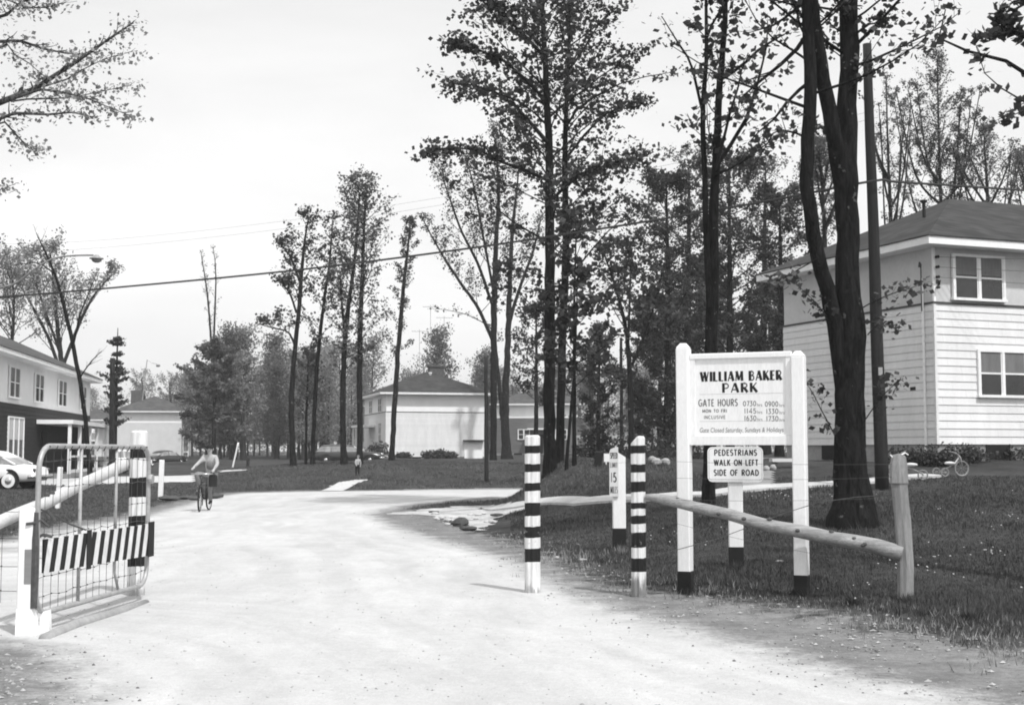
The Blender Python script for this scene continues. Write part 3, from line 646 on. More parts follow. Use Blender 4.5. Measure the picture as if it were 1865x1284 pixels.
make_tree('maple_tree', 'dark tree forking in a Y behind the speed limit post', 'tree', b, [(q1[0], q1[1], dict(t0=.5, nb=14, L0=2.0)), (q2[0], q2[1], dict(root=False, nb=9, t0=.25, L0=1.6)), (q3[0], q3[1], dict(root=False, nb=9, t0=.3, L0=1.6))], leaf_n=4, spread=.2, size=.18, leafless=.25)
bushy(1090, 60, 600, 90, 'low bushy tree behind the hedge beside the small siding house', mat='leaf', n=30, leaf=6, size=.2)
bushy(975, 72, 560, 110, 'leafy tree in front of the small siding house roof', mat='leaf', n=26, leaf=6, size=.22, t0=.35)
bushy(1080, 125, 640, 120, 'grey hazy tree behind the small siding house', mat='leaf_mid', n=30, leaf=6, size=.3)
bushy(1200, 90, 560, 150, 'dark bushy tree filling the gap behind the white stones bush', mat='leaf', n=44, leaf=16, size=.34, t0=.08)
bushy(1290, 92, 480, 170, 'dark bushy tree low behind the sign board', mat='leaf', n=46, leaf=16, size=.34, t0=.06)
bushy(1400, 90, 520, 150, 'dark bushy tree at the left wall of the right house', mat='leaf', n=40, leaf=16, size=.34, t0=.06)
# R: hazy wood along the horizon; a few kinds copied, each tree its own object
kinds = []
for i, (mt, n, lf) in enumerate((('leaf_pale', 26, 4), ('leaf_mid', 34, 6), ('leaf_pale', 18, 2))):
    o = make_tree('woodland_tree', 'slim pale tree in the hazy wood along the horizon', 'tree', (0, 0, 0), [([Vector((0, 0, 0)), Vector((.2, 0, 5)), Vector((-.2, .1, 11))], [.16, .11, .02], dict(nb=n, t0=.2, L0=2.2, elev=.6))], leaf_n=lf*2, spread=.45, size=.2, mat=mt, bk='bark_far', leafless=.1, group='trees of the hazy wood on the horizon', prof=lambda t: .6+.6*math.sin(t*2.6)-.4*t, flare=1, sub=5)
    kinds.append(o)
used = set()
spots = []
for k in range(55): spots.append((random.uniform(395, 700), random.uniform(135, 205), random.uniform(.75, 1.15)))
for k in range(9): spots.append((random.uniform(335, 420), random.uniform(150, 200), random.uniform(.8, 1.05)))
for k in range(22): spots.append((random.uniform(880, 1250), random.uniform(165, 205), random.uniform(.8, 1.1)))
for k in range(12): spots.append((random.uniform(670, 900), random.uniform(150, 200), random.uniform(.85, 1.15)))
for k in range(20): spots.append((random.uniform(-40, 330), random.uniform(196, 225), random.uniform(.7, .95)))
for k, (px, d, s) in enumerate(spots):
    src = kinds[k % 3]; o = src if k < 3 else copy_tree(src)
    p = at(px, d); o.location = p; o.rotation_euler = (0, 0, random.uniform(0, 6.28)); o.scale = (s, s, s*random.uniform(.9, 1.15))

# far wood and scrub closing the horizon: one mass nobody could count
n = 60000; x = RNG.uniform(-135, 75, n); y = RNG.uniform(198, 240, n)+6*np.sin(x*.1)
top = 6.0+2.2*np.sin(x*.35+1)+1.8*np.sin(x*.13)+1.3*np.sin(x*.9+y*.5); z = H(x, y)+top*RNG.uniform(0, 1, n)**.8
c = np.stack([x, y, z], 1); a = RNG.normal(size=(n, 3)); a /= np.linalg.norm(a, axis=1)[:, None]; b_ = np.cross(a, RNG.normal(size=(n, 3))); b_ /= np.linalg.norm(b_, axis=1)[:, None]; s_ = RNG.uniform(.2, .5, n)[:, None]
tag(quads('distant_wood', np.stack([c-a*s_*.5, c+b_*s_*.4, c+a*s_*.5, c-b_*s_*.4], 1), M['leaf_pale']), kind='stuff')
# ------------------------------------------------------------------ houses
def siding(mb, Lx, z0, z1, course, axis, off=0.0, y0=0.0):
    # lap siding: each course leans out 15 mm at its lower edge; wall lies in local x (axis 'x', outward -y) or local y (axis 'y', outward -x)
    n = max(1, round((z1-z0)/course)); h = (z1-z0)/n
    for i in range(n):
        za, zb = z0+i*h, z0+(i+1)*h
        q = [(0, -.022), (Lx, -.022), (Lx, 0), (0, 0)]
        if axis == 'x': v = [(y0, -.024, za), (y0+Lx, -.024, za), (y0+Lx, -.004, zb), (y0, -.004, zb), (y0, 0, za), (y0+Lx, 0, za)]
        else: v = [(-.024, y0+Lx, za), (-.024, y0, za), (-.004, y0, zb), (-.004, y0+Lx, zb), (0, y0+Lx, za), (0, y0, za)]
        mb.add(v, [(0, 1, 2, 3), (4, 5, 1, 0)])
def wallM(wall, s, z, Lx=0, Ly=0):
    # local frame of a window: x along wall, y outward(-) , origin at (s, z)
    if wall == 'y0': return Matrix.Translation((s, 0, z))
    if wall == 'x0': return Matrix.Translation((0, s, z))@Matrix.Rotation(-math.pi/2, 4, 'Z')
    if wall == 'x1': return Matrix.Translation((Lx, s, z))@Matrix.Rotation(math.pi/2, 4, 'Z')
def window(root, wall, s, z, w, h, n=2, blind=.5, Lx=0, bm='blind', rail=True, fw=.07):
    m = wallM(wall, s, z, Lx); 
    if wall == 'x0': m = m@Matrix.Translation((-w, 0, 0))
    f = MB(); b = lambda x0, x1, z0, z1, y0=-.085, y1=-.006: f.box((x0, y0, z0), (x1, y1, z1), m)
    b(-fw, w+fw, h, h+fw); b(-fw-.03, w+fw+.03, -fw, 0, -.12); b(-fw, 0, 0, h); b(w, w+fw, 0, h)
    pw = (w-(n-1)*.07)/n; g = MB(); bl = MB()
    for i in range(n):
        x = i*(pw+.07)
        if i: b(x-.07, x, 0, h)
        if rail: b(x, x+pw, h*.5-.02, h*.5+.025, -.07)
        b(x, x+.035, 0, h, -.065); b(x+pw-.035, x+pw, 0, h, -.065)
        zt = h*(1-blind) if blind else h
        if not rail: zt = h*(1-blind)
        g.box((x+.035, -.05, 0), (x+pw-.035, -.03, h), m)
        if blind: bl.box((x+.035, -.056, h*(1-blind)+.03), (x+pw-.035, -.051, h-.01), m)
    fr = f.build('window', M['white'], root); g.build('pane', M['glass'], fr)
    if blind: bl.build('blind', M[bm], fr)
    return fr
def hip_roof(root, Lx, Ly, z, rise, ov=.6, mat='roof', fas=.2):
    a = ov; x0, x1, y0, y1 = -a, Lx+a, -a, Ly+a; mb = MB(); h = z+fas+.03
    if Lx >= Ly: k = (y1-y0)/2; r0, r1 = (x0+k, (y0+y1)/2), (x1-k, (y0+y1)/2)
    else: k = (x1-x0)/2; r0, r1 = ((x0+x1)/2, y0+k), ((x0+x1)/2, y1-k)
    e = .03; V = [(x0-e, y0-e, h), (x1+e, y0-e, h), (x1+e, y1+e, h), (x0-e, y1+e, h), (*r0, h+rise), (*r1, h+rise)]
    fs = [(0, 1, 5, 4), (1, 2, 5), (2, 3, 4, 5), (3, 0, 4)] if Lx >= Ly else [(0, 1, 4), (1, 2, 5, 4), (2, 3, 5), (3, 0, 4, 5)]
    V += [(x, y, h-.03) for x, y, _ in V[:4]]; fs += [(0, 6, 7, 1), (1, 7, 8, 2), (2, 8, 9, 3), (3, 9, 6, 0), (9, 8, 7, 6)]
    rf = mb.add(V, fs).build('roof', M[mat], root)
    fb = MB(); t = .025
    fb.box((x0, y0, z), (x1, y0+t, z+fas)); fb.box((x0, y1-t, z), (x1, y1, z+fas)); fb.box((x0, y0+t, z), (x0+t, y1-t, z+fas)); fb.box((x1-t, y0+t, z), (x1, y1-t, z+fas))
    fb.box((x0+t, y0+t, z+.02), (x1-t, y1-t, z+.05))
    fb.build('fascia', M['white'], root); return rf, h
def house(name, label, loc, ax, Lx, Ly, base, low='siding_w', up='panel_w', mat='roof', course=.208, lowz=(.46, 4.2), eave=5.68, rise=2.0, belt=True, foundation='conc', upsid=False, group=None, lap=True):
    rot = math.atan2(ax[1], ax[0]); root = thing(name, label, 'house', (loc[0], loc[1], base), rot, group)
    MB().box((.03, .03, -1.2), (Lx-.03, Ly-.03, lowz[0])).build('foundation', M[foundation], root)
    wl = MB(); wl.box((0, 0, lowz[0]), (Lx, Ly, lowz[1]))
    if lap:
        siding(wl, Lx, lowz[0]-.03, lowz[1], course, 'x'); siding(wl, Ly, lowz[0]-.03, lowz[1], course, 'y')
        wl.box((-.03, -.03, lowz[0]-.03), (.05, .05, lowz[1]))
    w = wl.build('wall', M[low], root)
    ub = MB(); ub.box((.02, .02, lowz[1]), (Lx-.02, Ly-.02, eave+.02))
    ub.build('upper_wall', M[up], root)
    if belt:
        bb = MB(); bb.box((-.045, -.045, lowz[1]-.02), (Lx+.04, Ly+.04, lowz[1]+.03)); bb.build('belt_trim', M['dark_trim'], root)
    rf, h = hip_roof(root, Lx, Ly, eave, rise, mat=mat)
    return root, rf, h
M['siding_k'] = grey('grey_siding', .13, .85, .2, 2, (.3, .3, 4))
M['dark_trim'] = grey('dark_trim', .06, .8, .2, 3)
# right house
rh, rf, hh = house('two_storey_house', 'white sided two storey house with grey upper storey, large at the right', (11.27, 35), (.933, .359), 15, 7.3, 1.26, up='panel_g')
window(rh, 'y0', .66, 4.36, 1.62, 1.12, 2, .46); window(rh, 'y0', 1.42, 1.76, 1.55, 1.16, 2, .5)
window(rh, 'y0', 5.2, 4.36, 1.62, 1.12, 2, .46); window(rh, 'y0', 5.6, 1.76, 1.55, 1.16, 2, .5)
v = MB(); v.box((1.62, -.01, .02), (2.35, .1, .42)); v.box((2.36, -.03, .0), (2.4, .1, .44)); o = v.build('basement_window', M['dark'], rh)
v = MB(); v.box((-.01, 4.3, .0), (.1, 5.3, .42)); v.build('basement_window', M['dark'], rh)
dp = MB(); dp.tube([(-.07, .38, .05), (-.07, .38, 3.9), (-.07, .38, 4.9)], .035, 8); dp.build('downpipe', M['white'], rh)
dp = MB(); dp.tube([(-.1, .38, 4.0), (-.1, .38, 5.25)], .02, 6); dp.tube([(-.1, .38, 5.25), (-.2, .3, 5.3), (-.22, .3, 5.18)], .03, 6); dp.build('service_mast', M['wire'], rh)
for i, z in enumerate((5.42, 5.15, 4.88, 4.6)):
    q = MB(); q.lathe([(.015, -.16), (.045, -.15), (.03, -.11), (.045, -.08), (.02, -.03)], 8, Matrix.Translation((.06, 0, z)), 'y'); q.build('insulator', M['black'], rh)
ct = MB(); ct.box((-.02, -.028, 4.23), (.05, .03, 5.68)); ct.build('corner_trim', M['panel_w'], rh)
q = MB(); q.lathe([(.05, -.3), (.05, .12), (.1, .14), (.1, .2), (.02, .22)], 10, Matrix.Translation((1.5, 2.2, hh+1.35))); q.build('roof_vent', M['black'], rf)
# middle house
mh_, rf, hh = house('two_storey_house', 'white two storey house with hipped roof beyond the road in the middle', (-10.6, 111), (.965, .26), 8.7, 12, .62, up='panel_w')
q = MB(); q.box((5.0, 6.2, hh+.9), (6.3, 7.2, hh+2.55)); q.box((4.9, 6.1, hh+2.55), (6.4, 7.3, hh+2.7)); q.build('chimney', M['brick'], rf)
q = MB(); q.lathe([(.1, -.3), (.1, .12), (.16, .14), (.16, .25)], 8, Matrix.Translation((4.5, 3.6, hh+1.65))); q.build('roof_vent', M['white'], rf)
q = MB(); q.box((6.75, -.06, -.1), (8.35, -.03, 1.7)); q.build('door', M['panel_w'], mh_)
q = MB(); q.box((6.65, -.5, 1.75), (8.45, -.03, 1.85)); q.box((6.75, -.05, 1.45), (8.35, -.028, 1.75)); q.build('door_hood', M['roof'], mh_)
q = MB(); q.box((1.9, -.05, -.2), (3.0, .1, .42)); q.build('basement_window', M['dark'], mh_)
window(mh_, 'x0', 2.2, 1.4, 1.3, 1.9, 2, 0); window(mh_, 'x0', 2.2, 4.3, 1.6, 1.1, 2, .4); window(mh_, 'x0', 7.2, 4.3, 1.6, 1.1, 2, .4)
q = MB(); q.box((-1.6, 5.6, 3.0), (-.03, 9.4, 3.2)); q.build('porch_roof', M['white'], mh_)
for yy in (5.7, 7.4, 9.2):
    q = MB(); q.box((-1.5, yy, -.4), (-1.35, yy+.15, 3.0)); q.build('porch_post', M['white'], mh_)
q = MB(); q.box((-1.5, 5.9, .9), (-1.42, 9.2, 1.0)); q.box((-1.5, 5.9, .3), (-1.42, 9.2, .38)); q.build('porch_rail', M['white'], mh_)
# left house
lh, rf, hh = house('terraced_house', 'dark sided house with white upper storey and white porch at the left edge', (-21.75, 54.3), (-.148, .989), 26, 7.5, .1, low='siding_d', up='panel_w', lowz=(.3, 3.55), belt=False, eave=5.55, mat='roof_l')
def s_of(px):     # distance along the left house front for a picture column
    u = (px-CX)/FE; return (u*54.3+21.75)/(-.148-.989*u)
for (a, c) in ((15, 33), (62, 77), (105, 119), (145, 155)):
    s0, s1 = s_of(a), s_of(c); window(lh, 'y0', s0, 3.85, s1-s0, 1.3, 2, .45, bm='blind')
s0, s1 = s_of(15), s_of(42); window(lh, 'y0', s0, .9, s1-s0, 2.0, 3, .5, bm='curtain', rail=False)
p0, p1 = s_of(68), s_of(157)
q = MB(); q.box((p0-.2, -1.75, 2.75), (p1+.2, -.03, 2.95)); q.build('porch_roof', M['white'], lh)
for i, f in enumerate((0, .2, .42, .58, .8, 1)):
    x = p0+(p1-p0)*f; q = MB(); q.box((x-.1, -1.65, .3), (x+.1, -1.5, 2.75)); q.build('porch_post', M['white'], lh)
q = MB(); q.box((p0, -1.62, 1.1), (p1, -1.55, 1.2)); q.box((p0, -1.62, .35), (p1, -1.55, .5)); q.box((p0+(p1-p0)*.6, -1.54, 1.2), (p1-.1, -1.5, 2.7)); q.build('porch_rail', M['white'], lh)
q = MB(); q.box((p0-.1, -1.7, -.2), (p1+.1, -.03, .3)); q.build('porch_floor', M['conc'], lh)
q = MB(); q.box((p0+1.0, -.1, .3), (p0+2.1, -.02, 2.4)); q.build('door', M['dark'], lh)
# grey stucco house
X0 = (214-CX)/FE*167
h3, rf, hh = house('two_storey_house', 'pale stucco house with white top band and dark hipped roof', (X0, 167), (.99, .12), 8.0, 12, .84, low='stucco_l', up='panel_w', lap=False, belt=False, lowz=(.1, 4.3), eave=5.6, mat='roof_l')
q = MB(); q.box((.4, 7.6, hh+.4), (1.9, 8.6, hh+2.9)); q.build('chimney', M['brick'], rf)
q = MB(); q.box((8.05, 1.0, 2.5), (8.8, 3.0, 2.7)); q.box((8.7, .98, -.2), (8.8, 1.1, 2.5)); q.box((8.1, .98, .5), (8.7, 1.04, .7)); q.box((8.05, .98, -.2), (8.15, 1.1, 2.5)); q.build('porch', M['white'], h3)
q = MB(); q.box((8.16, 1.1, 0), (8.68, 1.2, 2.5)); q.build('porch_screen', M['siding_m'], h3)
# small far house between the left house and the pole
X0 = (163-CX)/FE*185
h4, rf, hh = house('two_storey_house', 'small far house with dark lower storey beside the wooden pole', (X0-2.5, 185), (.995, .1), 5.6, 9, .5, low='siding_m', up='panel_w', lap=False, belt=False, lowz=(.2, 3.6), eave=5.3, mat='roof_l', rise=1.5)
window(h4, 'y0', 3.2, 4.0, 1.1, 1.0, 2, 0); window(h4, 'y0', 3.0, 1.3, 1.5, 1.2, 2, .4)
q = MB(); q.box((2.4, -1.2, 2.4), (5.8, -.03, 2.6)); q.box((2.4, -1.2, -.3), (2.5, -1.1, 2.4)); q.box((5.7, -1.2, -.3), (5.8, -1.1, 2.4)); q.build('porch', M['white'], h4)
# siding house behind the central trees
X0 = (903-CX)/FE*145
h5, rf, hh = house('two_storey_house', 'grey siding house with white upper band behind the central trees', (X0, 145), (.995, -.1), 9.9, 9, .95, low='siding_k', up='panel_w', belt=False, lowz=(.4, 4.2), eave=5.6, mat='roof_l', course=.3)
for s_ in (1.0, 7.2, 9.0): window(h5, 'y0', s_-.5, 4.35, .9, .95, 2, 0)
window(h5, 'y0', 2.5, 1.9, 1.2, 1.0, 2, 0); window(h5, 'y0', 6.6, 1.9, 1.2, 1.0, 2, 0)
q = MB(); q.box((3.6, -1.4, 2.9), (6.1, -.03, 3.05)); q.build('porch_roof', M['white'], h5)
q = MB(); q.box((4.3, -.08, .3), (5.2, -.03, 2.4)); q.build('door', M['dark'], h5)
q = MB(); q.box((2.0, -.05, -.1), (2.9, .1, .36)); q.build('basement_window', M['dark'], h5)
# tv aerials
for px, top, bot in ((763, 600, 690), (783, 555, 680), (808, 575, 680)):
    d = 150; b = P(px, 820, d); b.z = h1(b.x, d); zt = (HZ-top)*d/FE+EYE-b.z
    root = thing('tv_aerial', {763: 'leftmost and lowest of the three thin aerial masts above the middle house', 783: 'tallest, middle one of the three thin aerial masts above the middle house', 808: 'thin aerial mast just above the chimney of the middle house'}[px], 'aerial', b)
    q = MB(); q.tube([(0, 0, 0), (0, 0, zt)], .022, 6); q.build('mast', M['siding_m'], root)
    q = MB(); q.tube([(-.9, 0, zt-.2), (.9, .3, zt-.2)], .02, 5)
    for k in range(6): x = -.85+k*.34; q.tube([(x, -.5, zt-.2), (x+.1, .5, zt-.2)], .012, 4)
    q.build('aerial_array', M['siding_m'], root)
# ------------------------------------------------------------------ posts, signs, gate, fences
def striped(name, base_h, bands, wear=.5, sel=None, footz=.07, footv=.3):
    # bands: list of (z_from, z_to, value) painted round the post, edges ragged, worn wood near the foot
    m, t, b, tc = newmat(name, .75, .3)
    sep = t.new('ShaderNodeSeparateXYZ'); t.l.new(tc.outputs['Object'], sep.inputs[0]); x, y, z = sep.outputs
    n = t.noise(tc.outputs['Object'], 9, 4, .6); n2 = t.noise(t.mapv(tc.outputs['Object'], (7, 7, .8)), 5, 5, .7)
    zz = t.math('ADD', z, t.math('MULTIPLY', t.math('SUBTRACT', n, .5), .03))
    zz = t.math('ADD', zz, t.math('MULTIPLY', x, -.03))
    zz = t.math('DIVIDE', zz, 2.0)
    r = t.new('ShaderNodeValToRGB'); r.color_ramp.interpolation = 'CONSTANT'; el = r.color_ramp.elements
    pts = []; last = .74
    for (z0, z1, v) in sorted(bands): pts += [(z0, v), (z1, last)]
    el[0].position = 0; el[0].color = (last,)*3+(1,); el[1].position = min(pts[0][0]/2, 1); el[1].color = (pts[0][1],)*3+(1,)
    for p, v in pts[1:]:
        e = el.new(p/2); e.color = (v, v, v, 1)
    t.l.new(zz, r.inputs[0])
    c = t.math('MULTIPLY', r.outputs[0], t.rng(n2, .3, .7, .7, 1.06))
    chip = t.rng(n, .64, .68, 0, wear); c = t.mix(chip, c, .3)
    foot = t.rng(t.math('ADD', z, t.math('MULTIPLY', t.math('SUBTRACT', n2, .5), .5)), .02+footz, footz-.05, 0, .8); c = t.mix(foot, c, footv)
    t.put(b.inputs['Base Color'], c); bump(t, b, n2, .5, .01); return m
def bollard(name, label, px, ytop, ybot, w, bands, seed, crack=True, grp='striped bollards at the gate', slope=0, base=None, parts=None):
    p = G(px, ybot); d = p.y; sc_ = d/FE
    root = thing(name, label, 'bollard', p, math.atan2(-p.x, p.y)*.9, grp); H_ = (ybot-ytop)*sc_
    zz = lambda y: (ybot-y)*sc_
    m = striped(name+'_paint', 0, [(zz(b), zz(a), v) for a, b, v in bands], footz=.2 if slope else .07 if seed == 3 else .12, footv=.12 if slope else .3)
    rr = w*sc_/2; mb = MB(); random.seed(seed); N = 20; lev = 16
    for i in range(lev+1):
        z = -.3+(H_+.3)*i/lev; k = 1-.04*i/lev+random.uniform(-.012, .012)
        for j in range(N):
            a = 2*math.pi*j/N; q = rr*k*(1+.02*math.sin(3*a+seed)); 
            if crack and abs(((a-4.5+math.pi) % (2*math.pi))-math.pi) < .12: q *= .86
            x = q*math.cos(a); zt = z+(slope*(x-rr)*.9 if i == lev else 0) if slope else z
            if slope and i == lev: zt = z+min(0, (x+rr*.1))*slope
            mb.v.append((x, q*math.sin(a), zt))
    for i in range(lev):
        for j in range(N): mb.f.append((i*N+j, i*N+(j+1) % N, (i+1)*N+(j+1) % N, (i+1)*N+j))
    for j in range(N): a = mb.v[lev*N+j]; mb.v.append((a[0]*.8, a[1]*.8, a[2]+.018))
    for j in range(N): mb.f.append((lev*N+j, lev*N+(j+1) % N, (lev+1)*N+(j+1) % N, (lev+1)*N+j))
    mb.f.append(tuple((lev+1)*N+j for j in range(N)))
    mb.build('post', m, root, smooth=False); return root, p, H_
B = .012
b_mid, pm, hm = bollard('bollard', 'black and white banded round bollard standing alone in the gravel', 970, 799, 1079, 29, [(816, 830, B), (848, 863, B), (883, 898, B), (918, 942, B), (961, 981, B), (1000, 1024, B)], 3)
b_right, pr, hr = bollard('bollard', 'banded bollard with sloping top holding the left end of the log rail', 1164, 801, 1086, 27, [(815, 830, B), (849, 864, B), (881, 899, B), (918, 930, B), (942, 957, B), (972, 999, B), (1018, 1042, B)], 5, slope=.9)
b_gate, pg, hg = bollard('bollard', 'banded bollard standing behind the open wire gate', 247, 791, 1084, 32, [(818, 839, B), (874, 909, B), (942, 962, B), (1008, 1032, B)], 8)
# --- text made of painted strokes
def ribbon(mb, pts, w, z):
    pts = [Vector((a, b)) for a, b in pts]; n = len(pts); L = []; R = []
    for i in range(n):
        d0 = (pts[i]-pts[i-1]).normalized() if i else (pts[1]-pts[0]).normalized(); d1 = (pts[i+1]-pts[i]).normalized() if i < n-1 else d0
        t = (d0+d1); t = t.normalized() if t.length > 1e-6 else d0; nn = Vector((-t.y, t.x)); k = 1/max(.5, nn.dot(Vector((-d0.y, d0.x))))
        L.append(pts[i]+nn*w/2*k); R.append(pts[i]-nn*w/2*k)
    o = len(mb.v); mb.v += [(p.x, z, p.y) for p in L]+[(p.x, z, p.y) for p in R]
    mb.f += [(o+i, o+n+i, o+n+i+1, o+i+1) for i in range(n-1)]
def arc(cx, cy, rx, ry, a0, a1, n=10): return [(cx+rx*math.cos(math.radians(a0+(a1-a0)*i/n)), cy+ry*math.sin(math.radians(a0+(a1-a0)*i/n))) for i in range(n+1)]
GL = {  # glyph: (width, [(kind, points)]) unit height; T thick, t thin
 'W': (1.0, [('T', [(.08, 1), (.3, 0)]), ('t', [(.3, 0), (.5, .95)]), ('T', [(.5, 1), (.72, 0)]), ('t', [(.74, 0), (.95, 1)])]),
 'I': (.22, [('T', [(.11, 1), (.11, 0)])]), 'L': (.5, [('T', [(.1, 1), (.1, 0)]), ('t', [(.1, .05), (.5, .05)])]),
 'A': (.72, [('t', [(.04, 0), (.34, 1)]), ('T', [(.36, 1), (.64, 0)]), ('t', [(.12, .3), (.54, .3)])]),
 'M': (.85, [('t', [(.06, 0), (.12, 1)]), ('T', [(.14, 1), (.42, .08)]), ('t', [(.44, .1), (.7, 1)]), ('T', [(.74, 1), (.78, 0)])]),
 'B': (.6, [('T', [(.1, 1), (.1, 0)]), ('t', [(.1, .95), (.3, .95)]+arc(.3, .75, .2, .2, 90, -90)+[(.1, .55)]), ('t', [(.1, .52), (.32, .52)]+arc(.32, .285, .23, .235, 90, -90)+[(.1, .05)])]),
 'K': (.65, [('T', [(.1, 1), (.1, 0)]), ('t', [(.56, 1), (.18, .48)]), ('T', [(.26, .56), (.6, 0)])]),
 'E': (.5, [('T', [(.1, 1), (.1, 0)]), ('t', [(.1, .95), (.48, .95)]), ('t', [(.1, .52), (.42, .52)]), ('t', [(.1, .05), (.48, .05)])]),
 'R': (.62, [('T', [(.1, 1), (.1, 0)]), ('t', [(.1, .95), (.3, .95)]+arc(.3, .73, .22, .22, 90, -90)+[(.1, .51)]), ('T', [(.28, .5), (.56, 0)])]),
 'P': (.58, [('T', [(.1, 1), (.1, 0)]), ('t', [(.1, .95), (.3, .95)]+arc(.3, .7, .23, .25, 90, -90)+[(.1, .45)])]),
 'G': (.72, [('t', arc(.38, .5, .32, .46, 50, 310, 16)), ('t', [(.4, .45), (.66, .45), (.64, .12)])]), 'T': (.55, [('t', [(.02, .96), (.54, .96)]), ('t', [(.28, .96), (.28, 0)])]),
 'H': (.62, [('t', [(.08, 1), (.08, 0)]), ('t', [(.54, 1), (.54, 0)]), ('t', [(.08, .52), (.54, .52)])]), 'O': (.74, [('t', arc(.37, .5, .32, .46, 0, 360, 22))]),
 'U': (.62, [('t', [(.08, 1), (.08, .3)]+arc(.31, .3, .23, .26, 180, 360, 8)+[(.54, 1)])]), 'S': (.52, [('t', arc(.27, .74, .2, .22, 30, 220, 9)+arc(.26, .27, .21, .23, 60, -140, 9))]),
 'N': (.64, [('t', [(.08, 0), (.08, 1)]), ('t', [(.08, .98), (.56, .02)]), ('t', [(.56, 0), (.56, 1)])]), 'F': (.48, [('t', [(.08, 1), (.08, 0)]), ('t', [(.08, .95), (.46, .95)]), ('t', [(.08, .52), (.4, .52)])]),
 'D': (.64, [('t', [(.08, 0), (.08, 1)]), ('t', [(.08, .96), (.24, .96)]+arc(.24, .5, .33, .46, 80, -80, 12)+[(.08, .04)])]), 'C': (.64, [('t', arc(.36, .5, .3, .46, 50, 310, 16))]),
 'V': (.6, [('t', [(.02, 1), (.29, 0)]), ('t', [(.31, 0), (.58, 1)])]), '0': (.62, [('t', arc(.31, .5, .25, .46, 0, 360, 20))]), '1': (.26, [('t', [(.13, 1), (.13, 0)])]),
 '7': (.5, [('t', [(.03, .95), (.47, .95), (.18, 0)])]), '3': (.5, [('t', [(.06, .95), (.42, .95), (.22, .6)]+arc(.2, .3, .24, .28, 80, -140, 12))]), '9': (.55, [('t', arc(.27, .68, .21, .28, 0, 360, 16)), ('t', [(.48, .68), (.4, .25), (.2, .02)])]),
 '4': (.56, [('t', [(.42, 0), (.42, 1), (.04, .3), (.54, .3)])]), '5': (.52, [('t', [(.44, .95), (.12, .95), (.09, .56)]+arc(.22, .3, .24, .28, 100, -140, 12))]), '6': (.56, [('t', arc(.28, .3, .22, .27, 0, 360, 16)), ('t', [(.06, .32), (.16, .75), (.38, .98)])]),
 '.': (.2, [('t', [(.08, .1), (.08, 0)])]), ' ': (.42, [])}
def text_strokes(mb, s, x0, z0, h, width, thick, thin, y, slant=0, bold_all=False):
    tot = sum(GL[c][0] for c in s)+.16*(len(s)-1); k = width/tot; x = x0; e = 0
    for c in s:
        w, st = GL[c]
        for kind, pts in st:
            e += 1; pp = [(x+px*k+slant*py*h, z0+py*h) for px, py in pts]
            ribbon(mb, pp, (thick if kind == 'T' or bold_all else thin), y-.00012*(e % 7)-.0001)
        x += (w+.16)*k
def font_text(s, x0, z0, h, width, y, mat, parent, shear=0, off=0):
    cu = bpy.data.curves.new('t', 'FONT'); cu.body = s; cu.size = 1; cu.shear = shear; cu.offset = off
    ob = bpy.data.objects.new('t', cu); COL.objects.link(ob); bpy.context.view_layer.update()
    me = bpy.data.meshes.new_from_object(ob.evaluated_get(bpy.context.evaluated_depsgraph_get())); bpy.data.objects.remove(ob)
    n = len(me.vertices); co_ = np.empty(n*3); me.vertices.foreach_get('co', co_); co_ = co_.reshape(-1, 3)
    x = (co_[:, 0]-co_[:, 0].min())/(np.ptp(co_[:, 0]))*width+x0; z = co_[:, 1]/.72*h+z0
    me.vertices.foreach_set('co', np.stack([x, np.full(n, y), z], 1).ravel().astype(np.float32)); me.materials.clear(); me.materials.append(mat)
    o = bpy.data.objects.new('lettering', me); COL.objects.link(o); o.parent = parent; return o
# --- big park sign
pL, pR = G(1249, 1080), G(1461, 1085)
dv = (pR-pL); rot = math.atan2(dv.y, dv.x); W_ = math.hypot(dv.x, dv.y); k_ = pL.y/FE
sign = thing('park_sign', 'tall white notice board on two black footed posts beside the gravel road', 'sign', pL, rot)
k1, k2 = (1080-0)*0+pL.y/FE, pR.y/FE
HL, HR = (1080-629)*k1, (1085-639)*k2
def post2(root, x, h, w, dep, foot, name='post'):
    q = MB(); f = .0
    q.bevbox((x-w/2, -dep/2, foot), (x+w/2, dep/2, h-.05), .012); c = w*.5
    q.add([(x-w/2+.004, -dep/2+.004, h-.05), (x+w/2-.004, -dep/2+.004, h-.05), (x+w/2-.004, dep/2-.004, h-.05), (x-w/2+.004, dep/2-.004, h-.05), (x-w*.2, -dep*.2, h), (x+w*.2, -dep*.2, h), (x+w*.2, dep*.2, h), (x-w*.2, dep*.2, h)], [(0, 1, 5, 4), (1, 2, 6, 5), (2, 3, 7, 6), (3, 0, 4, 7), (4, 5, 6, 7)])
    po = q.build(name, M['white_sign'], root)
    q = MB(); q.bevbox((x-w/2-.003, -dep/2-.003, -.3), (x+w/2+.003, dep/2+.003, foot+.0), .008); q.build('post_foot', M['black'], root); return po
wL = 25*k1
p1_ = post2(sign, 0, HL, wL*.93, wL, (1080-1040)*k1); p2_ = post2(sign, W_, HR, wL*.93, wL, (1085-1043)*k2)
x0, x1 = wL*.46, W_-wL*.46; zt, zb = (1081-650)*k1, (1081-815)*k1; dz = 0
fr = MB(); D = .03
fr.bevbox((x0, -D, zt-.055), (x1, D, zt), .008); fr.bevbox((x0, -D*.8, zb), (x1, D, zb+.1), .004)
fr.box((x0, -D*.8, zb+.1), (x0+.06, D*.6, zt-.055)); fr.box((x1-.06, -D*.8, zb+.1), (x1, D*.6, zt-.055))
fr.build('frame', M['white_sign'], sign)
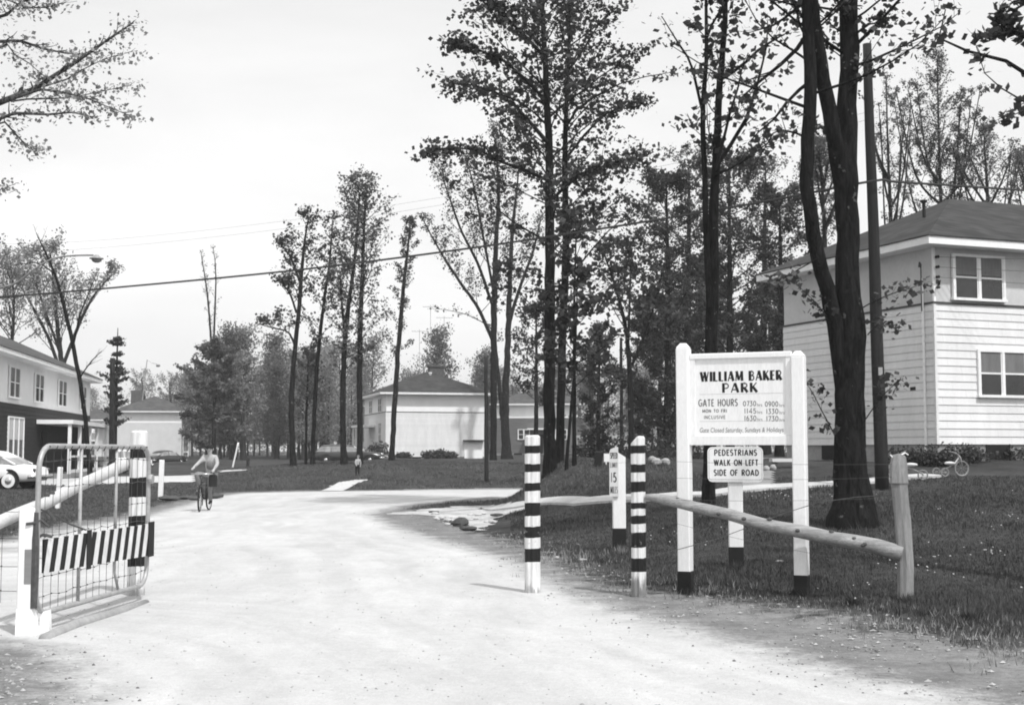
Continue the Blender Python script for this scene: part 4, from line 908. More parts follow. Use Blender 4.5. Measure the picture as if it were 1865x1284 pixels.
bd = MB(); bd.box((x0+.06, -.008, zb+.1), (x1-.06, .012, zt-.055)); board = bd.build('board', M['white_sign'], sign)
def zx(px, py):    # picture -> sign plane
    f = (px-1249)/(1461-1249); return (W_*f, (1080+5*f-py)*(k1*(1-f)+k2*f))
mb = MB(); Y = -.0085
def ln(s_, xa, xb, yy, h, tk, mat):
    m_ = MB(); a, z = zx(xa, yy); b_, _ = zx(xb, yy); text_strokes(m_, s_, a, z, h*k1, b_-a, tk, tk, Y); m_.build('lettering', M[mat], board)
a, z = zx(1281, 697); b_, _ = zx(1431, 699); text_strokes(mb, 'WILLIAM BAKER', a, z-.008, 17.5*k1, b_-a, .029, .012, Y); mb.build('lettering', M['letter'], board); mb = MB()
a, z = zx(1322, 717); b_, _ = zx(1387, 717); text_strokes(mb, 'PARK', a, z-.004, 17*k1, b_-a, .029, .012, Y)
mb.build('lettering', M['letter'], board)
mb = MB(); a, z = zx(1277, 743.5); b_, _ = zx(1350, 743.5); text_strokes(mb, 'GATE HOURS', a, z, 12.5*k1, b_-a, .011, .011, Y); mb.build('lettering', M['letter_soft'], board)
ln('MON TO FRI', 1284, 1330, 754.5, 5.5, .007, 'letter_soft'); ln('INCLUSIVE', 1287, 1327, 766, 6, .006, 'letter_soft')
for i, (l, r) in enumerate((('0730', '0900'), ('1145', '1330'), ('1630', '1730'))):
    yy = 741.5+13.2*i
    for s_, xa, xb in ((l, 1360, 1384), (r, 1400, 1424)):
        ln(s_, xa+(2 if i else 0), xb, yy, 9, .008, 'letter_soft')
for i in range(3):
    yy = 741.5+13.2*i
    for xa in (1386, 1426):
        a, z = zx(xa, yy); b_, _ = zx(xa+9, yy); font_text('hrs', a, z, 6*k1, b_-a, Y-.0003, M['letter_soft'], board)
a, z = zx(1279, 790.5); b_, _ = zx(1433, 791); font_text('Gate Closed Saturday, Sundays & Holidays', a, z, 8.5*k1, b_-a, Y-.0003, M['letter_soft'], board, .12, .004)
for yy in (722, 771):
    mb = MB(); a, z = zx(1279, yy); b_, z2 = zx(1433, yy); mb.box((a, Y-.0004, z), (b_, Y, z+.004)); mb.build('ruled_line', M['line'], board)
for yy in (665, 730, 794):
    q = MB(); q.lathe([(.014, 0), (.014, .012), (.008, .016)], 8, Matrix.Translation((-wL*.465, 0, (1080-yy)*k1))@Matrix.Rotation(-math.pi/2, 4, 'Y')); q.build('bolt', M['black'], p1_)
# --- pedestrians sign
pp = G(1341, 1034); k3 = pp.y/FE; ps = thing('road_sign', 'white rounded plate on black footed post reading pedestrians walk on left', 'sign', pp, -.12)
q = MB(); w = 26*k3; q.bevbox((-w/2, -.05, .0+38*k3), (w/2, .05, (1034-826)*k3), .01); po = q.build('post', M['white_sign'], ps)
q = MB(); q.bevbox((-w/2-.003, -.053, -.3), (w/2+.003, .053, 38*k3), .006); q.build('post_foot', M['black'], ps)
def rrect(x0, x1, z0, z1, r, n=5):
    pts = []
    for cx, cz, a in ((x1-r, z0+r, -90), (x1-r, z1-r, 0), (x0+r, z1-r, 90), (x0+r, z0+r, 180)):
        for i in range(n+1): pts.append((cx+r*math.cos(math.radians(a+90*i/n)), cz+r*math.sin(math.radians(a+90*i/n))))
    return pts
zc = (1034-848)*k3; hw, hh_ = 49.5*k3, 31.5*k3
q = MB(); q.prism(rrect(-hw, hw, zc-hh_, zc+hh_, .06), -.075, -.055); pl = q.build('plate', M['white_sign'], ps)
def border(o, i, y, mat, par):
    q = MB(); n = len(o); q.v = [(x, y, z) for x, z in o]+[(x, y, z) for x, z in i]; q.f = [(j, (j+1) % n, n+(j+1) % n, n+j) for j in range(n)]; return q.build('border', mat, par)
border(rrect(-hw+.014, hw-.014, zc-hh_+.014, zc+hh_-.014, .05), rrect(-hw+.02, hw-.02, zc-hh_+.02, zc+hh_-.02, .045), -.0755, M['line'], pl)
mb = MB()
for s_, xa, xb, yy in (('PEDESTRIANS', 1304, 1380, 832), ('WALK ON LEFT', 1303, 1382, 850), ('SIDE OF ROAD', 1303, 1383, 868)):
    text_strokes(mb, s_, (xa-1341.5)*k3, (1034-yy)*k3, 10.5*k3, (xb-xa)*k3, .0145, .0125, -.0755, bold_all=True); mb.build('lettering', M['letter'], pl); mb = MB()
# --- speed limit post
pp = G(1128, 1003); k4 = pp.y/FE; sp = thing('speed_post', 'white slant topped post with narrow speed limit board behind the bollards', 'sign', pp, 0)
w = 23*k4; q = MB(); Ht = (1003-832)*k4
q.bevbox((-w/2, -w*.4, 41*k4), (w/2, w*.4, Ht-.1), .008); q.add([(-w/2, -w*.4, Ht-.1), (w/2, -w*.4, Ht-.1), (w/2, w*.4, Ht-.1), (-w/2, w*.4, Ht-.1), (-w/2, -w*.4, Ht+.1), (w/2, -w*.4, Ht-.02), (w/2, w*.4, Ht-.02), (-w/2, w*.4, Ht+.1)], [(0, 1, 5, 4), (1, 2, 6, 5), (2, 3, 7, 6), (3, 0, 4, 7), (4, 5, 6, 7)])
q.build('post', M['white_sign'], sp)
q = MB(); q.bevbox((-w/2-.003, -w*.4-.003, -.3), (w/2+.003, w*.4+.003, 41*k4), .006); q.build('post_foot', M['black'], sp)
X = lambda px: (px-1128)*k4
Z = lambda py: (1003-py)*k4
q = MB(); q.prism([(X(1110), Z(905)), (X(1126), Z(905)), (X(1126), Z(816)), (X(1122), Z(816)-0), (X(1112), Z(820)), (X(1110), Z(826))], -w*.4-.03, -w*.4-.006); 
bp = q.build('board', grey('dull_white_board', .6, .6, .08, 5), sp); mb = MB(); yy = -w*.4-.031
for s_, a, b2, z0, hh2, tk in (('SPEED', 1111.5, 1124.5, 837, 11, .009), ('LIMIT', 1111.5, 1124.5, 853, 9, .007), ('1', 1112.5, 1115, 879, 17, .01), ('5', 1117, 1122.5, 879, 17, .018), ('MILES', 1111.5, 1124.5, 899, 12, .007)):
    text_strokes(mb, s_, X(a), Z(z0), hh2*k4, (b2-a)*k4, tk, tk, yy); mb.build('lettering', M['letter'], bp); mb = MB()
# --- log rails
logm = grey('rail_log', .27, .9, .35, 2.2, (.5, 7, 7), fine=.3, bmp=.6)
wood_g = grey('weathered_post', .24, .9, .3, 2.5, (6, 6, .5), fine=.2, bmp=.6)
def log_rail(name, label, a, b, r0, r1, mat, knots=5, grp=None, taper_start=True):
    root = thing(name, label, 'rail', a, 0, grp); v = b-a; mb = MB(); n = 24; pts = []; rr = []
    for i in range(n+1):
        f = i/n; pts.append(v*f+Vector((0, 0, .012*math.sin(f*9)+.006*math.sin(f*23)))); rr.append((r0+(r1-r0)*f)*(1+random.uniform(-.03, .03))*(min(1, .55+f*8) if taper_start else 1))
    mb.tube(pts, rr, 14); mb.build('log', mat, root, smooth=True)
    for i in range(knots):
        f = random.uniform(.1, .95); c = v*f; a_ = random.uniform(-.5, 1.2); rr_ = r0+(r1-r0)*f
        q = MB(); q.ball(c+Vector((0, -math.cos(a_), math.sin(a_)))*rr_*.93, .02, 7, 4, sq=(1.5, 1, 1)); q.build('knot', M['wire'], root)
    return root
fp = G(1649, 1094); kf = fp.y/FE
A_ = P(1172, 904, pr.y-.06); A_.x += .02; Bp = P(1642, 1008, fp.y-.02)
log_rail('log_rail', 'long weathered log sloping down from banded bollard to rough fence post', A_, Bp, 9*pr.y/FE, 14.5*fp.y/FE, logm, 9)
# rough fence post
root = thing('fence_post', 'rough grey split post at the right end of the long log rail', 'post', fp, 0); mb = MB(); Hh = (1094-832)*kf; w = 27*kf
ring = [(-.5, -.35), (-.1, -.5), (.45, -.38), (.5, .2), (.1, .5), (-.45, .35)]
lev = [(-.3, .95, .0), (.0, .95, .0), (.35, 1, .01), (.8, .98, -.012), (Hh-.52, 1.0, -.02), (Hh-.3, .98, -.03), (Hh-.28, 1.08, -.04), (Hh-.1, 1.05, -.04), (Hh, .85, -.035)]
for z, k, dx in lev:
    for x, y in ring: mb.v.append((x*w*k+dx+random.uniform(-.006, .006), y*w*k+random.uniform(-.006, .006), z+(random.uniform(-.03, .02) if z == Hh else 0)))
for i in range(len(lev)-1):
    for j in range(6): mb.f.append((i*6+j, i*6+(j+1) % 6, (i+1)*6+(j+1) % 6, (i+1)*6+j))
mb.f.append(tuple((len(lev)-1)*6+j for j in range(6))); mb.build('post', wood_g, root)
q = MB(); q.tube([(-.12, .0, Hh+.0), (-.09, 0, Hh-.03), (-.06, 0, Hh-.04), (-.02, -.02, Hh+.0), (.03, 0, Hh+.02), (.06, 0, Hh+.0)], .007, 5); q.build('wire_end', M['white'], root)
q = MB(); q.ball((0, 0, 0), .03, 6, 4, .3); 
# wires of the right fence
wp = lambda x, y, z: Vector((x, y, z))
wr = thing('wire_fence', 'thin sagging wires strung between the banded bollard and the rough fence post', 'fence', pr)
for i, (ya, yb, sag) in enumerate(((838, 845, .02), (868, 868, .03), (908, 905, .03), (938, 1032, .05))):
    a = P(1176, ya, pr.y-.1)-pr; b = P(1640, yb, fp.y-.05)-pr; n = 14
    q = MB(); q.tube([a.lerp(b, j/n)+Vector((0, 0, -sag*4*(j/n)*(1-j/n))) for j in range(n+1)], .0016, 4); q.build('wire', M['wire'], wr)
q = MB(); q.tube([P(x, y, d_)-pr for x, y, d_ in ((1178, 1016, 13.55), (1240, 999, 13.5), (1310, 980, 13.5), (1380, 953, 13.5), (1430, 934, 13.5), (1490, 915, 13.4), (1560, 905, 13.35), (1640, 900, 13.3))], .004, 5); q.build('wire', M['wire'], wr)
# --- left fence: rail, post, gate
lp = G(46, 1156); kl = lp.y/FE
A_ = P(238, 843, pg.y+.2); Bq = P(0, 950, 10.95)
ext = Bq+(Bq-A_)*.45
whitelog = grey('whitewashed_log', .52, .8, .12, 3, (1, 4, 4), fine=.1)
log_rail('log_rail', 'whitewashed log slanting behind the gate from bollard to left edge', A_, ext, 11*pg.y/FE, 12.5*ext.y/FE, whitelog, 4, taper_start=False)
root = thing('gate_post', 'white square post carrying the near end of the wire gate', 'post', lp, .1); Hh = (1156-929)*kl; w = 27*kl
q = MB(); q.bevbox((-w/2, -w/2, .22), (w/2, w/2, Hh), .01); po = q.build('post', M['white'], root)
q = MB(); q.add([(-w*.55, -w*.55, -.2), (w*1.0, -w*.55, -.2), (w*1.0, w*.5, -.2), (-w*.55, w*.5, -.2), (-w*.51, -w*.51, .22), (w*.51, -w*.51, .22), (w*.51, w*.45, .22), (-w*.51, w*.45, .22), (-w*.53, -w*.53, .0), (w*.85, -w*.53, .0), (w*.85, w*.48, .0), (-w*.53, w*.48, .0)],
   [(0, 1, 9, 8), (1, 2, 10, 9), (2, 3, 11, 10), (3, 0, 8, 11), (8, 9, 5, 4), (9, 10, 6, 5), (10, 11, 7, 6), (11, 8, 4, 7)]); q.build('post_foot', M['white'], root)
q = MB(); q.box((-w*.05, -w/2-.004, .42), (w/2+.004, w/2+.004, .7)); q.build('repair_plate', M['siding_m'], root)
q = MB(); q.tube([(0, -w/2-.01, Hh-.13), (w/2+.01, -w/2, Hh-.12), (w/2+.04, 0, Hh-.1), (w/2+.1, .03, Hh-.16), (w/2+.14, .03, Hh-.1), (w/2+.08, .02, Hh-.02)], .013, 5); q.tube([(w/2, 0, Hh-.25), (w/2+.06, 0, Hh-.22), (w/2+.13, .02, Hh-.24)], .014, 5); q.build('chain', M['wire'], root)
g0 = P(67, 1000, 10.95); g0.z = 0; g1 = P(268, 1000, 13.5); g1.z = 0
gv = g1-g0; GLn = gv.length; gate = thing('wire_gate', 'open pipe framed wire gate with black and white striped board', 'gate', g0, math.atan2(gv.y, gv.x))
zt, zb = 1.545, .16; r = .2; R_ = .023
fp_ = []
for cx, cz, a0 in ((GLn-r, zb+r, -90), (GLn-r, zt-r, 0), (r, zt-r, 90), (r, zb+r, 180)):
    for i in range(7): a = math.radians(a0+90*i/6); fp_.append((cx+r*math.cos(a), 0, cz+r*math.sin(a)))
fp_.append(fp_[0]); q = MB(); q.tube(fp_, R_, 10, cap=False); q.build('frame', M['metal_p'], gate, smooth=True)
for t_, z_ in ((.335, zb), (.66, .6)):
    q = MB(); q.tube([(GLn*t_, 0, zt), (GLn*t_, 0, z_)], .017, 8); q.build('upright', M['metal_p'], gate, smooth=True)
q = MB(); q.tube([(GLn*.66, 0, .6), (GLn*.665, 0, .35), (GLn*.7, 0, zb+.03)], .014, 8); q.build('upright', M['metal_p'], gate, smooth=True)
wm = MB(); nv = 17
for i in range(1, nv):
    x = GLn*i/nv+random.uniform(-.01, .01); wm.tube([(x, .006, zb), (x+random.uniform(-.015, .015), .006, .8), (x, .006, zt)], .0024, 4)
for z in (.3, .46, .62, .8, .98, 1.2, 1.42):
    pts = [(GLn*j/nv, -.002, z+random.uniform(-.012, .012)) for j in range(nv+1)]; wm.tube(pts, .0024, 4)
    for j in range(1, nv): wm.ball(pts[j], .0075, 5, 4)
wm.build('wire_mesh', M['wire'], gate)
for j in range(1, nv): q = MB(); q.tube([(GLn*j/nv-.02, -.0, zt+.0), (GLn*j/nv, -.026, zt), (GLn*j/nv+.01, 0, zt-.04)], .006, 5); q.build('wire_tie', M['wire'], gate)
m, t, b, tc = newmat('striped_board_paint', .7, .3)
sep = t.new('ShaderNodeSeparateXYZ'); t.l.new(tc.outputs['Object'], sep.inputs[0]); nn = t.noise(tc.outputs['Object'], 8, 4, .6)
u = t.math('MULTIPLY_ADD', sep.outputs[2], -.28, sep.outputs[0]); u = t.math('FRACT', t.math('MULTIPLY', t.math('ADD', u, t.math('MULTIPLY', nn, .012)), 1/.205))
k = t.math('GREATER_THAN', u, .5); c = t.mix(k, .013, t.rng(nn, .3, .7, .6, .75)); t.put(b.inputs['Base Color'], c)
bz = lambda f: (.5-.05*f, .775-.005*f)
q = MB(); a0, a1 = bz(0); c0, c1 = bz(1); xe = GLn+.04
q.add([(.03, -.05, a0), (xe, -.05, c0), (xe, -.05, c1), (.03, -.05, a1), (.03, -.032, a0), (xe, -.032, c0), (xe, -.032, c1), (.03, -.032, a1)], [(0, 1, 2, 3), (7, 6, 5, 4), (3, 2, 6, 7), (1, 0, 4, 5), (0, 3, 7, 4), (2, 1, 5, 6)]); q.build('striped_board', m, gate)
q = MB(); q.box((xe-.16, -.056, c0-.01), (xe+.005, -.051, c1+.02)); q.build('board_end', M['black'], gate)
q = MB(); q.box((.9, -.056, .45), (1.0, -.051, .8)); q.build('board_clamp', M['black'], gate)
q = MB(); q.tube([(.02, -.02, 1.02), (.25, -.03, .97), (.6, -.02, .87), (.95, -.02, .8)], .008, 5); q.build('stay_wire', M['wire'], gate)
q = MB(); q.tube([(GLn*.66, .02, .62), (GLn*.9, .05, .6), (GLn+.03, .05, .6)], .015, 6); q.build('latch', M['wire'], gate)
q = MB(); q.lathe([(.045, -.02), (.05, 0), (.045, .02)], 10, Matrix.Translation((GLn-.01, -.03, 1.22)), 'y'); q.build('latch_ring', M['metal_p'], gate)
q = MB(); q.tube([(-.035, 0, .22), (-.03, 0, .5), (-.035, 0, .78), (-.03, 0, 1.0)], [.03, .035, .03, .02], 7); q.build('hinge', M['wire'], gate)
s_ = G(82, 1152); st = thing('stake', 'short white stake at the foot of the gate post', 'stake', s_); q = MB(); q.add([(-.05, -.04, -.1), (.05, -.04, -.1), (.05, .04, -.1), (-.05, .04, -.1), (-.03, -.03, .17), (.035, -.03, .19), (.035, .03, .19), (-.03, .03, .17)], [(0, 1, 5, 4), (1, 2, 6, 5), (2, 3, 7, 6), (3, 0, 4, 7), (4, 5, 6, 7)]); q.build('stake', M['white'], st)
# timber sill on the ground under the gate
s0, s1 = P(85, 1000, 10.7), P(268, 1000, 13.3); s0.z = s1.z = .0; v = s1-s0
sl_ = thing('ground_log', 'pale half buried log lying in the gravel under the gate', 'log', s0, math.atan2(v.y, v.x)); q = MB(); q.tube([(0, 0, 0), (v.length*.3, .03, .01), (v.length*.7, -.02, 0), (v.length, 0, -.01)], [.05, .055, .05, .04], 9); q.build('log', M['conc'], sl_, smooth=True)
wl_ = thing('wire_fence', 'square wire mesh left of the white gate post', 'fence', lp); q = MB()
for i in range(6):
    x = -.25-.28*i; q.tube([(x, .1, .25), (x, .1, 1.05)], .0024, 4)
for z in (.35, .55, .78, 1.0): q.tube([(.0, .05, z), (-2, .15, z)], .0024, 4); [q.ball((-.25-.28*i, .1, z), .009, 5, 4) for i in range(6)]
q.build('wire_mesh', M['wire'], wl_)
# --- white guard posts on the left verge
def wpost(px, yt, yb, w, label, lean=0):
    p = G(px, yb); k = p.y/FE; root = thing('guard_post', label, 'post', p, 0, 'white guard posts on the left verge'); root.rotation_euler[1] = lean
    q = MB(); q.bevbox((-w*k/2, -w*k/2, -.2), (w*k/2, w*k/2, (yb-yt)*k), .012); q.build('post', M['white'], root)
wpost(292, 838, 911, 8, 'white square post at the verge right of the gate bollard', .02); wpost(105, 851, 926, 8, 'white square post seen through the near half of the gate', .04)
# --- poles
def upole(px0, yb, px1, yt, w0, w1, label, extra=None, mat='pole', name='utility_pole', b=None):
    p = b or G(px0, yb); k = p.y/FE; top = P(px1, yt, p.y)-p; root = thing(name, label, 'utility pole', p)
    q = MB(); n = 10; q.tube([Vector((0, 0, -.3)).lerp(top, i/n)+Vector((math.sin(i*1.3)*.006, 0, 0)) for i in range(n+1)], [(w0+(w1-w0)*i/n)*k/2 for i in range(n+1)], 14); q.build('pole', M[mat], root, smooth=True)
    return root, p, top
r1, pp1, top1 = upole(1607, 892, 1579, 81, 26, 16, 'tall dark wooden pole with flat top between maple and right house')
q = MB(); c = top1*.26; q.box((c.x-.04, -.17, c.z-.08), (c.x+.04, -.13, c.z+.08)); q.build('plate', M['metal_p'], r1)
upole(886, 878, 885, 650, 8, 6.5, 'short wooden pole at the right corner of the middle house'); upole(207, 868, 205, 652, 12, 9, 'wooden pole beside the pine tree', mat='bark_far', b=at(207, 70)); upole(1132, 850, 1131, 615, 7, 5, 'wooden pole standing behind the hedge', mat='bark_far', b=at(1132, 70))
upole(425, 848, 434, 806, 3, 3, 'thin leaning white stake on the far lawn', mat='white', name='leaning_stake', b=at(424, 100)); upole(452, 846, 452, 834, 6, 6, 'short dark stub on the far lawn', mat='pole', name='stub_post', b=at(452, 100))
def cable(label, pts, r, n=30, name='overhead_cable'):
    P3 = [P(x, y, d) for x, y, d in pts]; pp, _ = resample(P3, [r]*len(P3), n*len(pts)); root = thing(name, label, 'cable', pp[0]); q = MB(); q.tube([p-pp[0] for p in pp], r, 5); q.build('cable', M['cable'], root)
d1 = pp1.y
cable('thick overhead cable crossing the whole sky to the tall dark pole', [(-300, 560, 40), (0, 541, 38), (230, 522, 36), (540, 492, 33.5), (850, 453, 31), (1150, 408, 29), (1400, 366, 27.5), (1590, 330, d1-.2), (1640, 332, d1+.5), (1865, 347, d1+3), (2200, 372, d1+7)], .026)
for yy in (0, 14): cable('upper one of two faint wires high in the sky' if not yy else 'lower one of two faint wires high in the sky', [(-100, 445+yy, 60), (150, 440+yy, 58), (500, 405+yy, 55), (850, 352+yy, 50), (1250, 280+yy, 44), (1600, 200+yy, 38)], .004)
for i, z in enumerate((5.42, 5.15, 4.88)):
    a = Vector((11.27, 35, 1.26+z))+Vector((.933, .359, 0))*.06+Vector((.3, -.9, 0))*.1; bb_ = a+Vector((9, -2, .1-.25*i))
    root = thing('service_wire', ('uppermost', 'middle', 'lowest')[i]+' of three service wires fixed to the corner of the right house', 'cable', a); q = MB(); q.tube([(bb_-a)*(j/12)+Vector((0, 0, -.8*(j/12)*(1-j/12))) for j in range(13)], .006, 4); q.build('wire', M['wire'], root)
# street lamp arm entering at the left
root = thing('street_lamp', 'curved street lamp arm with small hanging lamp at the left edge', 'street lamp', at(-60, 38)); b = Vector(root.location)
q = MB(); q.tube([(0, 0, -.2), P(-60, 700, 38)-b, P(-60, 450, 38)-b], [.12, .1, .07], 10); q.build('pole', M['pole'], root, smooth=True)
pp_, _ = resample([P(x, y, 38)-b for x, y in ((-60, 530), (0, 524), (30, 515), (60, 492), (95, 472), (130, 466), (170, 465))], [1]*7, 24); q = MB(); q.tube(pp_, .026, 8); q.build('arm', M['siding_m'], root, smooth=True)
c = P(176, 470, 38)-b; q = MB(); q.lathe([(.02, .1), (.07, .08), (.09, .03), (.2, 0), (.21, -.03)], 12, Matrix.Translation(c)); q.build('shade', M['metal_p'], root, smooth=True)
q = MB(); q.ball(c+Vector((0, 0, -.04)), .15, 12, 8, sq=(1, 1, .7)); q.build('globe', M['siding_m'], root, smooth=True)
b = at(285, 170); root = thing('street_lamp', 'tiny far street lamp on a thin arm above the stucco house', 'street lamp', b); q = MB(); q.tube([(-2.5, 0, 0), P(268, 655, 170)-b], .06, 6); q.tube([P(268, 655, 170)-b, P(276, 661, 170)-b, P(286, 663, 170)-b], .04, 6); q.build('pole', M['metal_p'], root); q = MB(); q.ball(P(288, 666, 170)-b, .3, 8, 6, sq=(1, 1, .6)); q.build('lamp', M['siding_m'], root)
# ------------------------------------------------------------------ cars
def car(name, label, loc, rot, paint, L=4.9, W=1.85, kind='sedan', sc_=1.0, cat='car', ww=True):
    root = thing(name, label, cat, loc, rot); root.scale = (sc_, sc_, sc_)
    if kind == 'sedan':
        st = [(0, .42, .78, .62), (.08, .34, .86, .78), (.5, .3, .94, .88), (1.1, .28, 1.0, .92), (2.0, .26, 1.04, .93), (3.2, .26, 1.04, .93), (3.9, .28, 1.02, .92), (4.5, .32, .98, .88), (4.82, .36, .88, .8), (4.9, .42, .78, .66)]
        cab = [(.75, 1.0, .6), (1.15, 1.3, .66), (1.6, 1.48, .68), (2.3, 1.55, .69), (2.9, 1.5, .68), (3.3, 1.32, .66), (3.7, 1.04, .62)]
    else:
        st = [(0, .42, .8, .7), (.06, .34, .92, .85), (.5, .3, .96, .92), (1.3, .28, .98, .94), (2.5, .27, .98, .95), (3.5, .27, .97, .95), (4.4, .3, .94, .93), (5.1, .33, .88, .88), (5.3, .4, .78, .75)]
        cab = [(.15, .95, .74), (.45, 1.3, .72), (.75, 1.46, .72), (1.5, 1.5, .73), (2.6, 1.49, .73), (3.1, 1.42, .72), (3.75, .98, .72)]
    def loft(stn, prof):
        q = MB(); rows = []
        for s in stn:
            o = len(q.v); pts = prof(s); q.v += [(s[0], y, z) for y, z in pts]; rows.append((o, len(pts)))
        for (a, n), (b, _) in zip(rows[:-1], rows[1:]):
            for i in range(n-1): q.f.append((a+i, a+i+1, b+i+1, b+i))
            q.f.append((a+n-1, a, b, b+n-1))
        a, n = rows[0]; q.f.append(tuple(range(a+n-1, a-1, -1))); a, n = rows[-1]; q.f.append(tuple(range(a, a+n))); return q
    body = loft(st, lambda s: [(-s[3]*.86, s[1]), (-s[3]*.97, s[1]+.1), (-s[3], s[1]+.3), (-s[3]*.98, s[2]-.16), (-s[3]*.9, s[2]-.04), (-s[3]*.6, s[2]), (0, s[2]+.03), (s[3]*.6, s[2]), (s[3]*.9, s[2]-.04), (s[3]*.98, s[2]-.16), (s[3], s[1]+.3), (s[3]*.97, s[1]+.1), (s[3]*.86, s[1])])
    o = body.build('body', paint, root, smooth=True)
    zb = st[3][2]-.03
    gl = loft(cab, lambda s: [(-.8, zb), (-.8+(.8-s[2])*(s[1]-zb)/.5*.8, zb+(s[1]-zb)*.8), (0, zb+(s[1]-zb)*.8), (.8-(.8-s[2])*(s[1]-zb)/.5*.8, zb+(s[1]-zb)*.8), (.8, zb)])
    gl.build('windows', M['car_glass'], root)
    rc = [c for c in cab[1:-1]]
    rf = loft(rc, lambda s: [(-s[2]*.98, zb+(s[1]-zb)*.76), (-s[2]*.9, s[1]-.05), (-s[2]*.5, s[1]), (0, s[1]+.02), (s[2]*.5, s[1]), (s[2]*.9, s[1]-.05), (s[2]*.98, zb+(s[1]-zb)*.76)])
    rf.build('roof', paint, root, smooth=True)
    for x0, x1, zt in ((cab[0][0], cab[1][0]+.15, cab[1][1]), (cab[3][0]-.1, cab[3][0]-.1, cab[3][1]), (cab[-1][0], cab[-2][0], cab[-2][1])):
        for s in (-1, 1):
            q = MB(); q.tube([(x0, s*.8, zb), (x1, s*.69, zt-.06)], .045 if x0 != x1 else .03, 6); q.build('pillar', paint, root)
    xr, xf = .95*L/4.9, L-.95
    for x in (xr, xf):
        for s in (-1, 1):
            y = s*W/2*.98; q = MB(); q.lathe([(.26, -.09), (.33, -.08), (.34, 0), (.33, .08), (.26, .09)], 20, Matrix.Translation((x, y-s*.08, .34)), 'y'); wt = q.build('wheel', M['tyre'], root, smooth=True)
            q = MB(); q.lathe([(.17, -.005), (.27, 0), (.17, .005)], 20, Matrix.Translation((x, y+s*.02, .34)), 'y'); q.build('tyre_wall', M['white' if ww else 'tyre'], wt)
            q = MB(); q.lathe([(.16, -.02), (.12, .02), (.03, .03)] if s > 0 else [(.03, -.03), (.12, -.02), (.16, .02)], 16, Matrix.Translation((x, y+s*.03, .34)), 'y'); q.build('hubcap', M['chrome'], wt, smooth=True)
            q = MB(); q.lathe([(.43, -.012), (.43, .012)], 20, Matrix.Translation((x, y-s*.015, .37)), 'y'); q.build('wheel_well_shade', M['dark'], root)  # flat dark disc stands in for the shaded hollow round the wheel
    for x, s in ((-.06, -1), (L+.04, 1)):
        q = MB(); q.tube([(x-s*.25, -.9, .5), (x, -.8, .5), (x+s*.04, 0, .5), (x, .8, .5), (x-s*.25, .9, .5)], .07, 8, flat=1.0); q.build('bumper', M['chrome'], root, smooth=True)
    for s in (-1, 1):
        q = MB(); q.ball((.03, s*.66, .76), .07, 8, 6); q.build('taillight', M['car_m'], root, smooth=True)
        q = MB(); q.ball((L-.07, s*.66, .78), .09, 8, 6); q.build('headlight', M['chrome'], root, smooth=True)
    return root
p = at(80, 52.5); car('parked_car', 'white rounded sedan parked on the drive at the left edge', p, math.radians(176), M['car_w'])
p = at(572, 101); p.z -= .12; car('parked_car', 'dark station wagon parked beside the middle house under the trees', p, math.radians(3), M['car_d'], L=5.3, kind='wagon', W=1.95, ww=False)
p = at(272, 122); p.z -= .25; car('parked_car', 'small dark car parked in front of the grey stucco house', p, math.radians(62), M['car_d'], sc_=.9, ww=False)
p = at(168, 78); car('parked_car', 'pale car half hidden behind the gate and white rail', p, math.radians(62), M['car_w'], sc_=.9)
